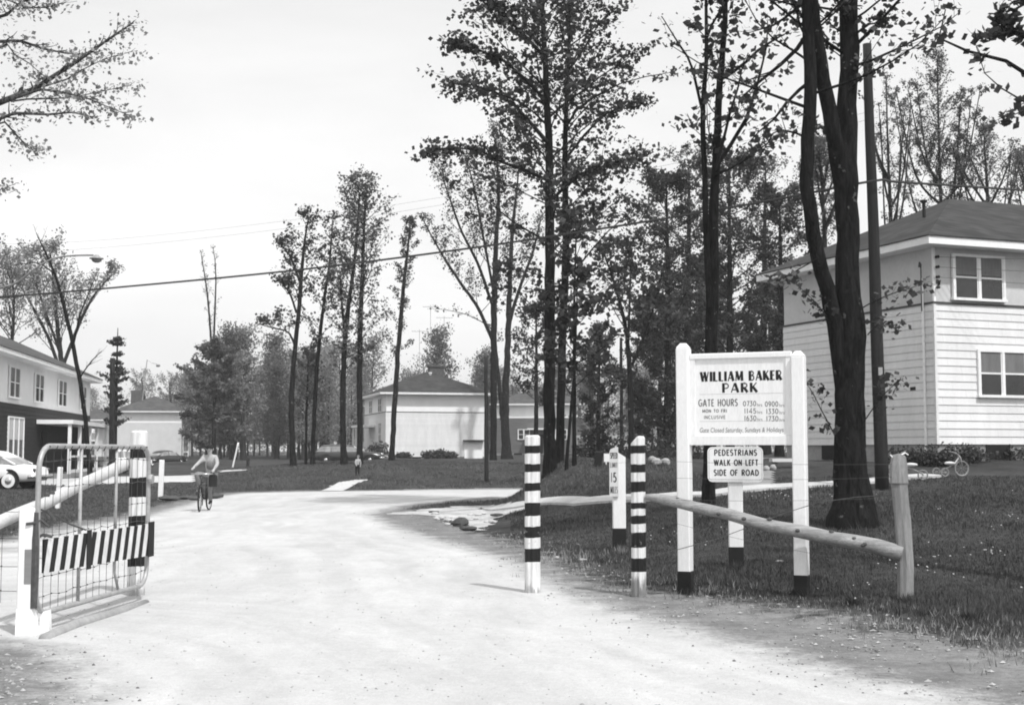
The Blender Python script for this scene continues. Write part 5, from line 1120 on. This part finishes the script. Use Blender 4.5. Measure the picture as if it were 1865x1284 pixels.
# ------------------------------------------------------------------ people and cycles
def skin(name, V, E, R, mat, parent, sub=1):
    me = bpy.data.meshes.new(name); me.from_pydata([tuple(v) for v in V], E, []); ob = bpy.data.objects.new(name, me); COL.objects.link(ob)
    ob.modifiers.new('s', 'SKIN'); ob.modifiers.new('u', 'SUBSURF').levels = sub
    for i, r in enumerate(R):
        me.skin_vertices[0].data[i].radius = (r, r) if not isinstance(r, tuple) else r
    me.skin_vertices[0].data[0].use_root = True
    bpy.context.view_layer.update(); m2 = bpy.data.meshes.new_from_object(ob.evaluated_get(bpy.context.evaluated_depsgraph_get())); bpy.data.objects.remove(ob)
    m2.materials.clear(); m2.materials.append(mat); m2.polygons.foreach_set('use_smooth', [True]*len(m2.polygons))
    o = bpy.data.objects.new(name, m2); COL.objects.link(o); o.parent = parent; return o
def figure(root, J, k=1.0, top='cloth_l', low='cloth_m', shoe='cloth_d', hair='cloth_d', cap=False, long_skirt=False, face=(0, -1)):
    # J: joint name -> position; one continuous skinned body, clothing shells as children
    names = ['pelvis', 'waist', 'chest', 'neck', 'head', 'crown']; V = [Vector(J['pelvis']), Vector(J['pelvis']).lerp(Vector(J['chest']), .5), Vector(J['chest']), Vector(J['neck']), Vector(J['head']), Vector(J['head'])+Vector((0, 0, .075*k))]
    R = [.105*k, .1*k, .12*k, .045*k, .088*k, .06*k]; E = [(0, 1), (1, 2), (2, 3), (3, 4), (4, 5)]
    tv = ([0, 1, 2], []); arm = {}
    for s in ('l', 'r'):
        a = len(V); sh, el, ha = (Vector(J[n+s]) for n in ('shoulder_', 'elbow_', 'hand_')); V += [sh, el, ha.lerp(el, .12), ha]; R += [.055*k, .04*k, .026*k, .034*k]; E += [(2, a), (a, a+1), (a+1, a+2), (a+2, a+3)]; arm[s] = a
        d = (ha-el).normalized(); side = d.cross(Vector((0, 0, 1))).normalized() if abs(d.z) < .95 else Vector((1, 0, 0)); dn = d.cross(side)
        for i in range(5):
            o = (i-1.6)*.019*k if i < 4 else .034*k*(1 if s == 'l' else -1); ln = (.03, .036, .033, .026, .02)[i]*k
            b = ha+side*o+d*(.035*k if i < 4 else .0); c = b+d*ln*(1 if i < 4 else .6)+dn*.006+(side*.012*k*(1 if s == 'l' else -1) if i == 4 else Vector()); e2 = c+d*ln*.5+dn*.02*k
            q = len(V); V += [b, c, e2]; R += [.010*k, .009*k, .007*k]; E += [(a+3, q), (q, q+1), (q+1, q+2)]
    leg = {}
    for s in ('l', 'r'):
        a = len(V); hp, kn, an, to = (Vector(J[n+s]) for n in ('hip_', 'knee_', 'ankle_', 'toe_')); V += [hp, kn, an, to]; R += [.08*k, .055*k, .035*k, .03*k]; E += [(0, a), (a, a+1), (a+1, a+2), (a+2, a+3)]; leg[s] = a
    body = skin('body', V, E, R, M['skin'], root, 1)
    def shell(nm, idx, ed, gr, mat, ext=None):
        mp = {i: j for j, i in enumerate(idx)}; return skin(nm, [V[i] for i in idx], [(mp[a], mp[b]) for a, b in ed], [R[i]*gr+.008*k for i in idx], mat, root, 1)
    a, b = arm['l'], arm['r']; shell('shirt', [1, 0, 2, a, a+1, a+2, b, b+1, b+2], [(1, 0), (1, 2), (2, a), (a, a+1), (a+1, a+2), (2, b), (b, b+1), (b+1, b+2)], 1.12, M[top])
    a, b = leg['l'], leg['r']; shell('trousers', [0, a, a+1, a+2, b, b+1, b+2], [(0, a), (a, a+1), (a+1, a+2), (0, b), (b, b+1), (b+1, b+2)], 1.22, M[low])
    for s in ('l', 'r'):
        a = leg[s]; t = (V[a+3]-V[a+2]); skin('shoe', [V[a+2]-t*.25-Vector((0, 0, .01)), V[a+2].lerp(V[a+3], .5), V[a+3]+t*.1], [(0, 1), (1, 2)], [.042*k, .042*k, .032*k], M[shoe], root, 1)
    h = Vector(J['head']); f = Vector((face[0], face[1], 0)).normalized(); sd = Vector((-f.y, f.x, 0))
    q = MB(); q.ball(h+Vector((0, 0, .045*k))-f*.018*k, .1*k, 14, 10, sq=(1, 1, .95))
    q.v = [v for v in q.v]; hh = q.build('cap' if cap else 'hair', M[hair], root, smooth=True)
    me = hh.data
    for v in me.vertices:
        lc = Vector(v.co)-h
        if lc.dot(f) > .045*k and lc.z < .045*k: v.co = h+(lc*.72)
    if cap:
        q = MB(); q.lathe([(.001, 0), (.085*k, .0), (.08*k, .012*k), (.001, .014*k)], 12, Matrix.Translation(h+f*.075*k+Vector((0, 0, .055*k)))); q.build('cap_peak', M[hair], hh)
    for s in (-1, 1):
        q = MB(); q.ball(h+f*.088*k+sd*.034*k*s+Vector((0, 0, .002*k)), .011*k, 6, 5); q.build('eye', M['dark'], body)
        q = MB(); q.ball(h+sd*.092*k*s+Vector((0, 0, -.005*k)), .022*k, 6, 5, sq=(.6, .6, 1.2)); q.build('ear', M['skin'], body)
    q = MB(); q.ball(h+f*.098*k+Vector((0, 0, -.022*k)), .015*k, 6, 5, sq=(1, 1, 1.4)); q.build('nose', M['skin'], body)
    q = MB(); q.ball(h+f*.087*k+Vector((0, 0, -.055*k)), .018*k, 6, 4, sq=(1.2, .6, .4)); q.build('mouth', M['cloth_m'], body)
def wheel(root, c, r, ax, tyre=.02, name='wheel', mat='tyre', rim='chrome', spokes=14):
    # wheel in the plane containing ax (horizontal unit vector) and z
    ax = Vector(ax).normalized(); q = MB(); pts = [Vector(c)+ax*math.cos(a)*r+Vector((0, 0, math.sin(a)*r)) for a in [2*math.pi*i/24 for i in range(25)]]
    q.tube(pts, tyre, 6, cap=False); w_ = q.build(name, M[mat], root, smooth=True)
    q = MB(); pts = [Vector(c)+ax*math.cos(a)*(r-tyre)+Vector((0, 0, math.sin(a)*(r-tyre))) for a in [2*math.pi*i/24 for i in range(25)]]; q.tube(pts, tyre*.5, 5, cap=False)
    nrm = ax.cross(Vector((0, 0, 1)))
    for i in range(spokes): a = 2*math.pi*i/spokes; q.tube([Vector(c)+nrm*.02*(1 if i % 2 else -1), Vector(c)+ax*math.cos(a)*(r-tyre)+Vector((0, 0, math.sin(a)*(r-tyre)))], .0022, 3)
    q.tube([Vector(c)-nrm*.04, Vector(c)+nrm*.04], .018, 6); q.build('rim', M[rim], w_)
bp = G(372, 930.5); k = bp.y/FE
bike = thing('bicycle', 'dark bicycle ridden by a boy toward the gate', 'bicycle', bp); D = Vector((.0, -1.0, 0)).normalized(); Sd = Vector((-D.y, D.x, 0))
fw, rw = D*.52+Vector((0, 0, .32)), -D*.5+Vector((0, 0, .32)); wheel(bike, fw, .3, (D+Sd*.12), .022); wheel(bike, rw, .3, D, .022)
bb = D*-.05+Vector((0, 0, .3)); seat = -D*.2+Vector((0, 0, .78)); hd = D*.36+Vector((0, 0, .82)); q = MB()
for a, b in ((bb, seat), (bb, D*.4+Vector((0, 0, .66))), (seat-Vector((0, 0, .1)), D*.38+Vector((0, 0, .74))), (rw, bb), (rw, seat-Vector((0, 0, .1))), (fw, D*.4+Vector((0, 0, .66))), (D*.4+Vector((0, 0, .66)), hd+Vector((0, 0, .1)))): q.tube([a, b], .016, 7)
q.build('frame', M['car_d'], bike, smooth=True)
q = MB(); h0 = hd+Vector((0, 0, .12)); q.tube([h0+Sd*.3-D*.14, h0+Sd*.24+D*.02, h0+Sd*.05+D*.05, h0-Sd*.05+D*.05, h0-Sd*.24+D*.02, h0-Sd*.3-D*.14], .013, 7); q.build('handlebar', M['chrome'], bike, smooth=True)
q = MB(); q.ball(seat+Vector((0, 0, .03)), .11, 10, 6, sq=(.8, 1.2, .3)); q.build('saddle', M['cloth_d'], bike, smooth=True)
q = MB(); q.tube([bb-Sd*.12+Vector((0, 0, -.15)), bb-Sd*.06+Vector((0, 0, -.15)), bb-Sd*.06, bb+Sd*.06, bb+Sd*.06+Vector((0, 0, .15)), bb+Sd*.12+Vector((0, 0, .15))], .014, 6); q.build('pedals', M['tyre'], bike)
for c in (fw, rw):
    q = MB(); pts = [c+D*math.cos(a)*.34+Vector((0, 0, math.sin(a)*.34)) for a in [math.radians(x) for x in range(20, 171, 15)]]; q.tube(pts, .028, 6); q.build('mudguard', M['car_d'], bike, smooth=True)
rider = thing('person', 'boy in light shirt and dark cap riding the bicycle with one knee raised', 'person', bp)
X = lambda px: (px-372)*k
Zz = lambda py: (930.5-py)*k
J = dict(pelvis=(X(379), .2, .88), chest=(X(381), .02, Zz(839)), neck=(X(381), -.03, Zz(829)), head=(X(381), -.06, Zz(819)),
    shoulder_r=(X(371.5), .0, Zz(833)), elbow_r=(X(363), -.12, Zz(843)), hand_r=(X(357), -.36, Zz(852)), shoulder_l=(X(391), .02, Zz(833)), elbow_l=(X(396.5), -.12, Zz(846)), hand_l=(X(393), -.33, Zz(856)),
    hip_r=(X(373), .14, .86), knee_r=(X(361), -.28, Zz(862)), ankle_r=(X(366), -.1, .5), toe_r=(X(364), -.22, .44), hip_l=(X(385), .14, .86), knee_l=(X(385), -.25, Zz(878)), ankle_l=(X(383), -.0, .24), toe_l=(X(383), -.14, .2))
figure(rider, J, .95, top='cloth_l', low='cloth_m', cap=True, face=(.05, -1))
skin('vest', [Vector(J['pelvis']).lerp(Vector(J['chest']), .35), Vector(J['pelvis']).lerp(Vector(J['chest']), .7), Vector(J['chest']).lerp(Vector(J['neck']), .35)], [(0, 1), (1, 2)], [.125, .135, .1], M['cloth_m'], rider, 1)
sat = thing('satchel', 'dark satchel hanging from the bicycle handlebar', 'bag', bp+Vector((X(391), -.25, .62))); q = MB(); q.bevbox((-.1, -.07, 0), (.1, .07, .3), .03); q.build('bag', M['cloth_d'], sat); q = MB(); q.tube([(-.08, -.0, .28), (-.03, -.03, .4), (.06, 0, .28)], .01, 5); q.build('strap', M['cloth_d'], sat)
# child on the mound
cp = G(651, 866); k = cp.y/FE; ch = thing('person', 'small child in pale top and dark trousers standing on the lawn by the drive', 'person', cp); hgt = (866-829)*k; s = hgt/1.2
V_ = lambda x, y, z: (x*s, y*s, z*s)
figure(ch, dict(pelvis=V_(0, 0, .62), chest=V_(.02, 0, .86), neck=V_(.03, 0, .97), head=V_(.03, -.01, 1.08), shoulder_r=V_(-.1, 0, .92), elbow_r=V_(-.12, -.08, .74), hand_r=V_(-.06, -.16, .62), shoulder_l=V_(.14, 0, .92), elbow_l=V_(.18, .02, .74), hand_l=V_(.17, -.05, .58), hip_r=V_(-.06, 0, .58), knee_r=V_(-.08, -.01, .32), ankle_r=V_(-.08, .02, .07), toe_r=V_(-.1, -.1, .03), hip_l=V_(.06, 0, .58), knee_l=V_(.07, -.01, .32), ankle_l=V_(.07, .02, .07), toe_l=V_(.09, -.1, .03)), .85*s, top='cloth_l', low='cloth_d', hair='cloth_m', face=(-.5, -1))
# tricycles by the right house
def trike(px, py, label, rot, sc_=1.0):
    p = G(px, py); root = thing('tricycle', label, 'tricycle', p, rot); root.scale = (sc_,)*3
    wheel(root, (.18, 0, .18), .165, (1, 0, 0), .014, 'front_wheel', 'siding_m', 'metal_p', 10)
    for s_ in (-.2, .2): wheel(root, (-.32, s_, .1), .09, (1, 0, 0), .012, 'rear_wheel', 'siding_m', 'metal_p', 8)
    q = MB(); q.tube([(.18, -.05, .18), (.14, -.04, .42), (.1, 0, .5)], .013, 6); q.tube([(.18, .05, .18), (.14, .04, .42), (.1, 0, .5)], .013, 6); q.tube([(.12, 0, .42), (0, 0, .27), (-.32, 0, .12)], .018, 7); q.tube([(-.32, -.2, .1), (-.32, .2, .1)], .012, 6); q.build('frame', M['metal_p'], root, smooth=True)
    q = MB(); q.tube([(0, -.2, .56), (.08, -.1, .53), (.1, 0, .5), (.08, .1, .53), (0, .2, .56)], .011, 6); q.build('handlebar', M['metal_p'], root, smooth=True)
    q = MB(); q.ball((-.1, 0, .3), .11, 10, 6, sq=(1.2, .9, .35)); q.build('saddle', M['stucco_l'], root, smooth=True)
trike(1738, 868, 'white tricycle on the grass by the corner of the right house', .15, 1.0); trike(1650, 874, 'tricycle partly hidden behind the rough fence post', math.pi-.3, 1.1)
# ------------------------------------------------------------------ shrubs, hedges, stones, small things
def shrub(label, p, rx, rz, n=900, size=.09, mat='leaf', name='shrub', cat='shrub', group=None, ry=None, pow_=.45):
    root = thing(name, label, cat, p, 0, group); ry = ry or rx
    u = RNG.normal(size=(n, 3)); u /= np.linalg.norm(u, axis=1)[:, None]; r = RNG.uniform(0, 1, n)**pow_; lump = 1+.16*np.sin(u[:, 0]*7+rx*9)*np.cos(u[:, 1]*6)+.1*np.sin(u[:, 2]*9)
    C = u*(r*lump)[:, None]*np.array([rx, ry, rz]); C[:, 2] = np.abs(C[:, 2]+rz*.75)*.6
    q = MB()
    for i in range(6): a = i*1.05; q.tube([(0, 0, -.05), (math.cos(a)*rx*.3, math.sin(a)*ry*.3, rz*.5), (math.cos(a)*rx*.6, math.sin(a)*ry*.6, rz*.9)], [.02, .012, .005], 4)
    q.build('stems', M['bark_far'], root); quads('leaves', leaves_at(C, 3, size*.7, size), M[mat], root); return root
for px, lb, rx, rz in ((690, 'large dark shrub at the left corner of the middle house', 1.0, 1.3), (783, 'clipped shrub left of centre along the middle house wall', .7, .6), (802, 'second low shrub along the middle house wall', .6, .75), (822, 'small shrub near the door of the middle house', .5, .5), (735, 'low shrub at the foot of the tree by the middle house', .7, .45)):
    p = at(px, 107); shrub(lb, p, rx, rz, 260, .16)
for i, (px, d, rx, rz) in enumerate(((1640, 34.5, .5, .45), (1680, 34.2, .55, .5), (1712, 34, .35, .4), (1745, 34.8, .6, .5), (1770, 35.2, .5, .4), (1840, 36, .6, .35))):
    shrub(('dark low shrub by the house wall behind the fence post', 'dark low shrub left of the white downpipe', 'small shrub right at the downpipe foot', 'dark shrub behind the white tricycle', 'low shrub just left of the basement window', 'low weedy shrub under the basement window')[i], at(px, d), rx, rz, 260, .07)
shrub('rounded clipped hedge ball left of the speed limit post', at(1080, 64), 1.0, 1.5, 500, .13, name='hedge_bush', cat='hedge'); shrub('second clipped hedge mass touching the speed limit post', at(1112, 63), .9, 1.4, 450, .13, name='hedge_bush', cat='hedge')
shrub('wide dark bush with white stones under it left of the big sign', at(1200, 47), 1.6, 1.5, 1500, .11, name='dark_bush', cat='bush'); shrub('tall dark bush behind the right striped bollard', at(1160, 56), 1.3, 2.0, 900, .12, name='dark_bush', cat='bush')
shrub('dark bush filling the view under the sign board', at(1235, 52), 1.2, 2.2, 1100, .12, name='dark_bush', cat='bush')
def stone(px, py, r, label, mat='rock_w', sq=(1, 1, .8), grp=None, name='stone', yy=0):
    p = G(px, py); root = MB().ball((0, 0, r*.5), r, 9, 6, .12, sq).build(name, M[mat]); root.location = p; tag(root, label, 'stone', grp)
g = 'round white painted stones edging the right house drive'
for px, py, lb in ((1396, 857, 'white round stone nearest the pedestrian sign plate'), (1408, 855, 'large white round stone at the top of the grey driveway'), (1450, 853, 'white round stone just left of the right sign post')): stone(px, py, .085, lb, sq=(1, 1, 1), grp=g)
g = 'pale stones under the dark bush'
for px, py, lb, r in ((1188, 841, 'leftmost pale stone under the dark bush', .12), (1196, 846, 'pale stone in the middle under the dark bush', .13), (1212, 846, 'rightmost pale stone under the dark bush', .13), (1196, 822, 'small pale stone highest up in the dark bush', .08)): stone(px, py, r, lb, grp=g)
stone(838, 958, .13, 'dark boulder in the washed out gravel beside the path', 'rock', (1.3, 1, .9)); stone(852, 966, .09, 'flat dark rock lying on the edge of the washed out gravel', 'rock', (2, 1, .5)); stone(824, 955, .06, 'small dark rock left of the boulder', 'rock', (1.6, 1, .6))
stone(1014, 1018, .035, 'small white stone in the verge right of the lone bollard'); stone(1062, 1022, .04, 'flat pale stone in the rough verge behind the bollards', sq=(1.6, 1, .5)); stone(905, 941, .09, 'low dark rock where path meets the bank', 'rock', (1.8, 1, .4)); stone(1420, 1024, .03, 'little white pebble in the grass near the right sign post', sq=(2, 1, .6))
for i, (px, py, r) in enumerate(((310, 912, .16), (340, 909, .12), (385, 908, .18), (300, 907, .1), (355, 911, .1))):
    stone(px, py, r, ('dark clod left of the rider by the white guard post', 'rubble lump on the left verge behind the rider', 'dark flat clod just right of the bicycle wheels', 'small dark clod beside the white guard post', 'small rubble lump nearest the bicycle')[i], 'rock', (2.4, 1.4, .5), 'clods of earth on the left road verge', 'earth_clod')
g = 'pale rubble in the washed out gravel'
for i in range(16):
    px, py = random.uniform(790, 900), random.uniform(936, 958); stone(px, py, random.uniform(.035, .07), 'pale rubble stone in the washed out gravel beside the path', 'pathc', (1.5, 1, .6), g, 'loose_stone')
# barrel and board near the hedge
p = G(1088, 850); root = thing('trash_barrel', 'dark leaning box shaped bin on the lawn right of the centre trees', 'bin', p); root.rotation_euler[1] = .12; s = p.y/FE; q = MB(); q.bevbox((-7*s, -6*s, -.05), (7*s, 6*s, 28*s), .02); q.build('bin', M['black'], root)
p = G(1108, 848); s = p.y/FE; root = thing('notice_board', 'small blank white board on a short leg left of the speed post', 'board', p); q = MB(); q.box((-8*s, -.02, 7*s), (8*s, .02, 22*s)); q.build('board', M['white'], root); q = MB(); q.box((-5*s, -.015, -.05), (-3*s, .015, 7*s)); q.build('leg', M['white'], root)
p = G(1430, 852); s = p.y/FE; root = thing('low_bench', 'low pale plank on short legs between pedestrian sign and right sign post', 'bench', p, .15); q = MB(); q.box((-27*s, -.12, 11*s), (27*s, .12, 17*s)); q.build('seat', M['stucco_l'], root)
for x in (-20, 20): q = MB(); q.box((x*s-.04, -.1, -.05), (x*s+.04, .1, 11*s)); q.build('leg', M['rock'], root)
p = at(1050, 68); s = p.y/FE; root = thing('rail_fence', 'white rail fence behind the clipped hedge', 'fence', p, 0); zt = (HZ-793)*s+EYE-p.z
q = MB(); q.box((0, -.03, zt-.16), (78*s, .03, zt+.0)); q.build('rail', M['white'], root)
for i in range(5): q = MB(); q.box((i*19*s-.05, .03, -.1), (i*19*s+.05, .1, zt)); q.build('post', M['white'], root)
# ------------------------------------------------------------------ grass, weeds, dandelions
def grass_blades(name, n, dmin, dmax, pxa, pxb, hlo, hhi, mat, clump=1, cond=None, w=.006):
    u = RNG.uniform(0, 1, n); d = dmin*(dmax/dmin)**u; px = RNG.uniform(pxa, pxb, n); x = (px-CX)/FE*d
    s = sdist(x, d, dirt_poly); noise = .5*np.sin(x*3.1+1)*np.sin(d*2.3)+.35*np.sin(x*7.7)*np.sin(d*6.1+2)+RNG.normal(size=n)*.25
    keep = (s < -.35+noise*.55) if cond is None else cond(s, noise, x, d)
    for pq in PATCHES: keep = keep & (sdist(x, d, pq) < -.05)
    PC = np.array(PATHC)[::2]
    for q0 in range(0, n, 20000): keep[q0:q0+20000] &= (((x[q0:q0+20000, None]-PC[None, :, 0])**2+(d[q0:q0+20000, None]-PC[None, :, 1])**2).min(1) > .36**2*1.3)
    x, d = x[keep], d[keep]; n = len(x); k = d/14
    if clump > 1:
        x = np.repeat(x, clump)+RNG.normal(size=n*clump)*.03; d = np.repeat(d, clump)+RNG.normal(size=n*clump)*.03; n = len(x); k = d/14
    z = H(x, d); h = RNG.uniform(hlo, hhi, n)*(1+.5*np.sin(x*1.7)*np.sin(d*1.1)); a = RNG.uniform(0, 6.28, n); ww = w*np.maximum(1, k*1.1)
    lx = RNG.normal(size=n)*.35*h; ly = RNG.normal(size=n)*.35*h
    V = np.zeros((n, 3, 3)); V[:, 0] = np.stack([x-np.cos(a)*ww, d-np.sin(a)*ww, z-.01], 1); V[:, 1] = np.stack([x+np.cos(a)*ww, d+np.sin(a)*ww, z-.01], 1); V[:, 2] = np.stack([x+lx, d+ly, z+h], 1)
    return tag(quads(name, V, M[mat], None, 3), kind='stuff')
def gleaf(name, lo, hi):
    m, t, b, tc = newmat(name, .7, .15); n = t.noise(tc.outputs['Object'], .5, 4, .6); n2 = t.noise(tc.outputs['Object'], 3.5, 4, .7)
    t.put(b.inputs['Base Color'], t.math('MULTIPLY', t.rng(n, .3, .7, lo, hi), t.rng(n2, .3, .7, .6, 1.5))); return m
M['blade'] = gleaf('grass_blade', .045, .085); M['blade_dry'] = gleaf('dry_grass_blade', .17, .3)
grass_blades('grass', 210000, 9, 30, 930, 2350, .02, .06, 'blade'); M['blade_sunlit'] = gleaf('sunlit_lawn_blade', .065, .115); grass_blades('grass', 60000, 18, 60, 0, 460, .03, .07, 'blade_sunlit'); grass_blades('grass', 80000, 28, 80, 400, 1250, .03, .08, 'blade_sunlit')  # paler blades paint the left and middle lawns sunlit, the right lawn tree-shaded
grass_blades('weeds', 9000, 9, 24, 900, 2300, .03, .08, 'blade_dry', 3, lambda s, nz, x, d: np.abs(s+.2+nz*.8) < .45)
grass_blades('weeds', 900, 10, 22, 1100, 1880, .08, .2, 'blade', 9, lambda s, nz, x, d: (s < -.3) & (RNG.random(len(s)) < .12))
for j, (px, py, lb, hh_) in enumerate(((1550, 1100, 'dark weed tuft left of the rough fence post', .2), (1765, 1128, 'spiky weed tuft in the verge at lower right', .18), (1250, 1080, 'grass tuft round the left foot of the big sign', .1), (1470, 1086, 'grass tuft round the right foot of the big sign', .12), (1340, 1036, 'grass tuft round the foot of the pedestrian sign', .14), (1128, 1008, 'grass tuft round the speed limit post', .16), (1650, 1096, 'grass tuft round the rough fence post', .13))):
    p = G(px, py); n = 130; a = RNG.uniform(0, 6.28, n); r = RNG.uniform(0, .1, n); b0 = np.stack([np.cos(a)*r, np.sin(a)*r-.05, np.full(n, -.01)], 1); tip = b0+np.stack([np.cos(a)*hh_*.7*RNG.random(n), np.sin(a)*hh_*.7*RNG.random(n), hh_*RNG.uniform(.4, 1, n)], 1); wv = np.stack([-np.sin(a), np.cos(a), a*0], 1)*.005
    o = quads('grass_tuft', np.stack([b0-wv, b0+wv, tip], 1), M['blade'] if j < 2 else M['blade_dry' if j in (5,) else 'blade'], None, 3); o.location = p; tag(o, lb, 'grass tuft')
# dandelion heads
n = 900; d = RNG.uniform(12, 26, n); px = RNG.uniform(1180, 1900, n); x = (px-CX)/FE*d; s = sdist(x, d, dirt_poly); cl = np.sin(x*1.1+2)*np.sin(d*.8+1)+.5*np.sin(x*2.9)*np.sin(d*2.1); kp = (s < -.6) & (cl+RNG.normal(size=n)*.3 > .75); x, d = x[kp], d[kp]; z = H(x, d)+RNG.uniform(.05, .09, len(x))
c = np.stack([x, d, z], 1); r = .009+.004*RNG.random(len(x)); ang8 = [2*math.pi*i/6 for i in range(6)]
Vd = np.stack([c+np.stack([np.cos(a)*r, np.sin(a)*r*.8, np.sin(a)*r*.6], 1) for a in ang8], 1); M['dandelion'] = grey('dandelion', .3, .9, .1, 5); tag(quads('dandelions', Vd, M['dandelion'], None, 6), kind='stuff')

# loose stones of the gravel verge: far more than one could count
def pebbles(name, n, cond, r0, r1, mat, pa=-50, pb=1950, dmin=7.2, dmax=34):
    d = dmin*(dmax/dmin)**RNG.uniform(0, 1, n); px = RNG.uniform(pa, pb, n); x = (px-CX)/FE*d; s = sdist(x, d, dirt_poly); s2 = sdist(x, d, road_poly); k = cond(s, s2, x, d)&(RNG.random(n) < .5+.5*np.sin(x*2.3+1)*np.sin(d*1.9)); x, d = x[k], d[k]; n = len(x)
    c = np.stack([x, d, H(x, d)+.006], 1); r = (r0+(r1-r0)*RNG.random(n)**3)[:, None]; A_ = RNG.uniform(0, 3.1, n); sx = RNG.uniform(.8, 1.7, n)[:, None]
    e1 = np.stack([np.cos(A_), np.sin(A_), A_*0], 1)*r*sx; e2 = np.stack([-np.sin(A_), np.cos(A_), A_*0], 1)*r; e3 = np.array([0, 0, 1])*r*.7
    T = []
    for a in (1, -1):
        for b in (1, -1):
            T.append(np.stack([c+e1*a, c+e2*b, c+e3], 1)); T.append(np.stack([c+e1*a, c+e2*b, c-e3], 1))
    tag(quads(name, np.concatenate(T), M[mat], None, 3), kind='stuff')
M['pebble'] = grey('pebble', .32, .9, .5, 25); M['pebble_d'] = grey('dark_pebble', .12, .9, .5, 25)
pebbles('pebbles', 16000, lambda s, s2, x, d: (s > -.5) & (s2 < .5), .005, .022, 'pebble'); pebbles('dark_pebbles', 4500, lambda s, s2, x, d: (s > -.4) & (s2 < .9), .004, .018, 'pebble_d'); pebbles('road_pebbles', 3500, lambda s, s2, x, d: (s2 > .3), .004, .012, 'pebble')
# ------------------------------------------------------------------ sky, sun, haze
w = bpy.data.worlds.new("World"); sc.world = w; w.use_nodes = True
t = NT(w.node_tree); t.n.clear()
EL, AZ = math.radians(57), math.radians(145)     # azimuth measured from +Y (view) towards +X: sun behind the camera, to the right
sky = t.new('ShaderNodeTexSky'); sky.sky_type = 'NISHITA'; sky.sun_disc = False; sky.sun_elevation = EL; sky.sun_rotation = AZ; sky.dust_density = 4; sky.air_density = 1.2
bw = t.new('ShaderNodeRGBToBW'); t.l.new(sky.outputs[0], bw.inputs[0])
tc = t.new('ShaderNodeTexCoord')
cl = t.noise(t.mapv(tc.outputs['Generated'], (1.2, 1.2, 4)), 1.6, 5, .55, .3)
bg1 = t.new('ShaderNodeBackground'); t.put(bg1.inputs[0], bw.outputs[0]); bg1.inputs[1].default_value = .06
bg2 = t.new('ShaderNodeBackground'); t.put(bg2.inputs[0], t.rng(cl, .32, .68, .68, .87)); bg2.inputs[1].default_value = 1.0
ad = t.new('ShaderNodeAddShader'); t.l.new(bg1.outputs[0], ad.inputs[0]); t.l.new(bg2.outputs[0], ad.inputs[1])
out = t.new('ShaderNodeOutputWorld'); t.l.new(ad.outputs[0], out.inputs[0])
sl = bpy.data.lights.new('sun', 'SUN'); sl.energy = 3.3; sl.angle = math.radians(2.0); sl.color = (1, 1, 1)
so = bpy.data.objects.new('sun', sl); COL.objects.link(so)
sd_ = Vector((math.sin(AZ)*math.cos(EL), math.cos(AZ)*math.cos(EL), math.sin(EL)))
so.rotation_euler = (-sd_).to_track_quat('-Z', 'Y').to_euler()
HAZE = .0005
if HAZE:
    mh = bpy.data.materials.new('haze_air'); mh.use_nodes = True; th = NT(mh.node_tree); th.n.clear()
    pv = th.new('ShaderNodeVolumePrincipled'); pv.inputs['Color'].default_value = (.93, .93, .93, 1); pv.inputs['Density'].default_value = HAZE; pv.inputs['Anisotropy'].default_value = .2
    oo = th.new('ShaderNodeOutputMaterial'); th.l.new(pv.outputs[0], oo.inputs['Volume'])
    tag(MB().box((-260, -30, -1.5), (260, 262, 26)).build('haze', mh), kind='stuff')
vs = sc.view_settings; vs.view_transform = 'Standard'; vs.look = 'None'; vs.exposure = 0; vs.gamma = 1
sc.cycles.max_bounces = 6; sc.cycles.volume_bounces = 1; sc.cycles.transparent_max_bounces = 8
sc.cycles.filter_width = 1.9
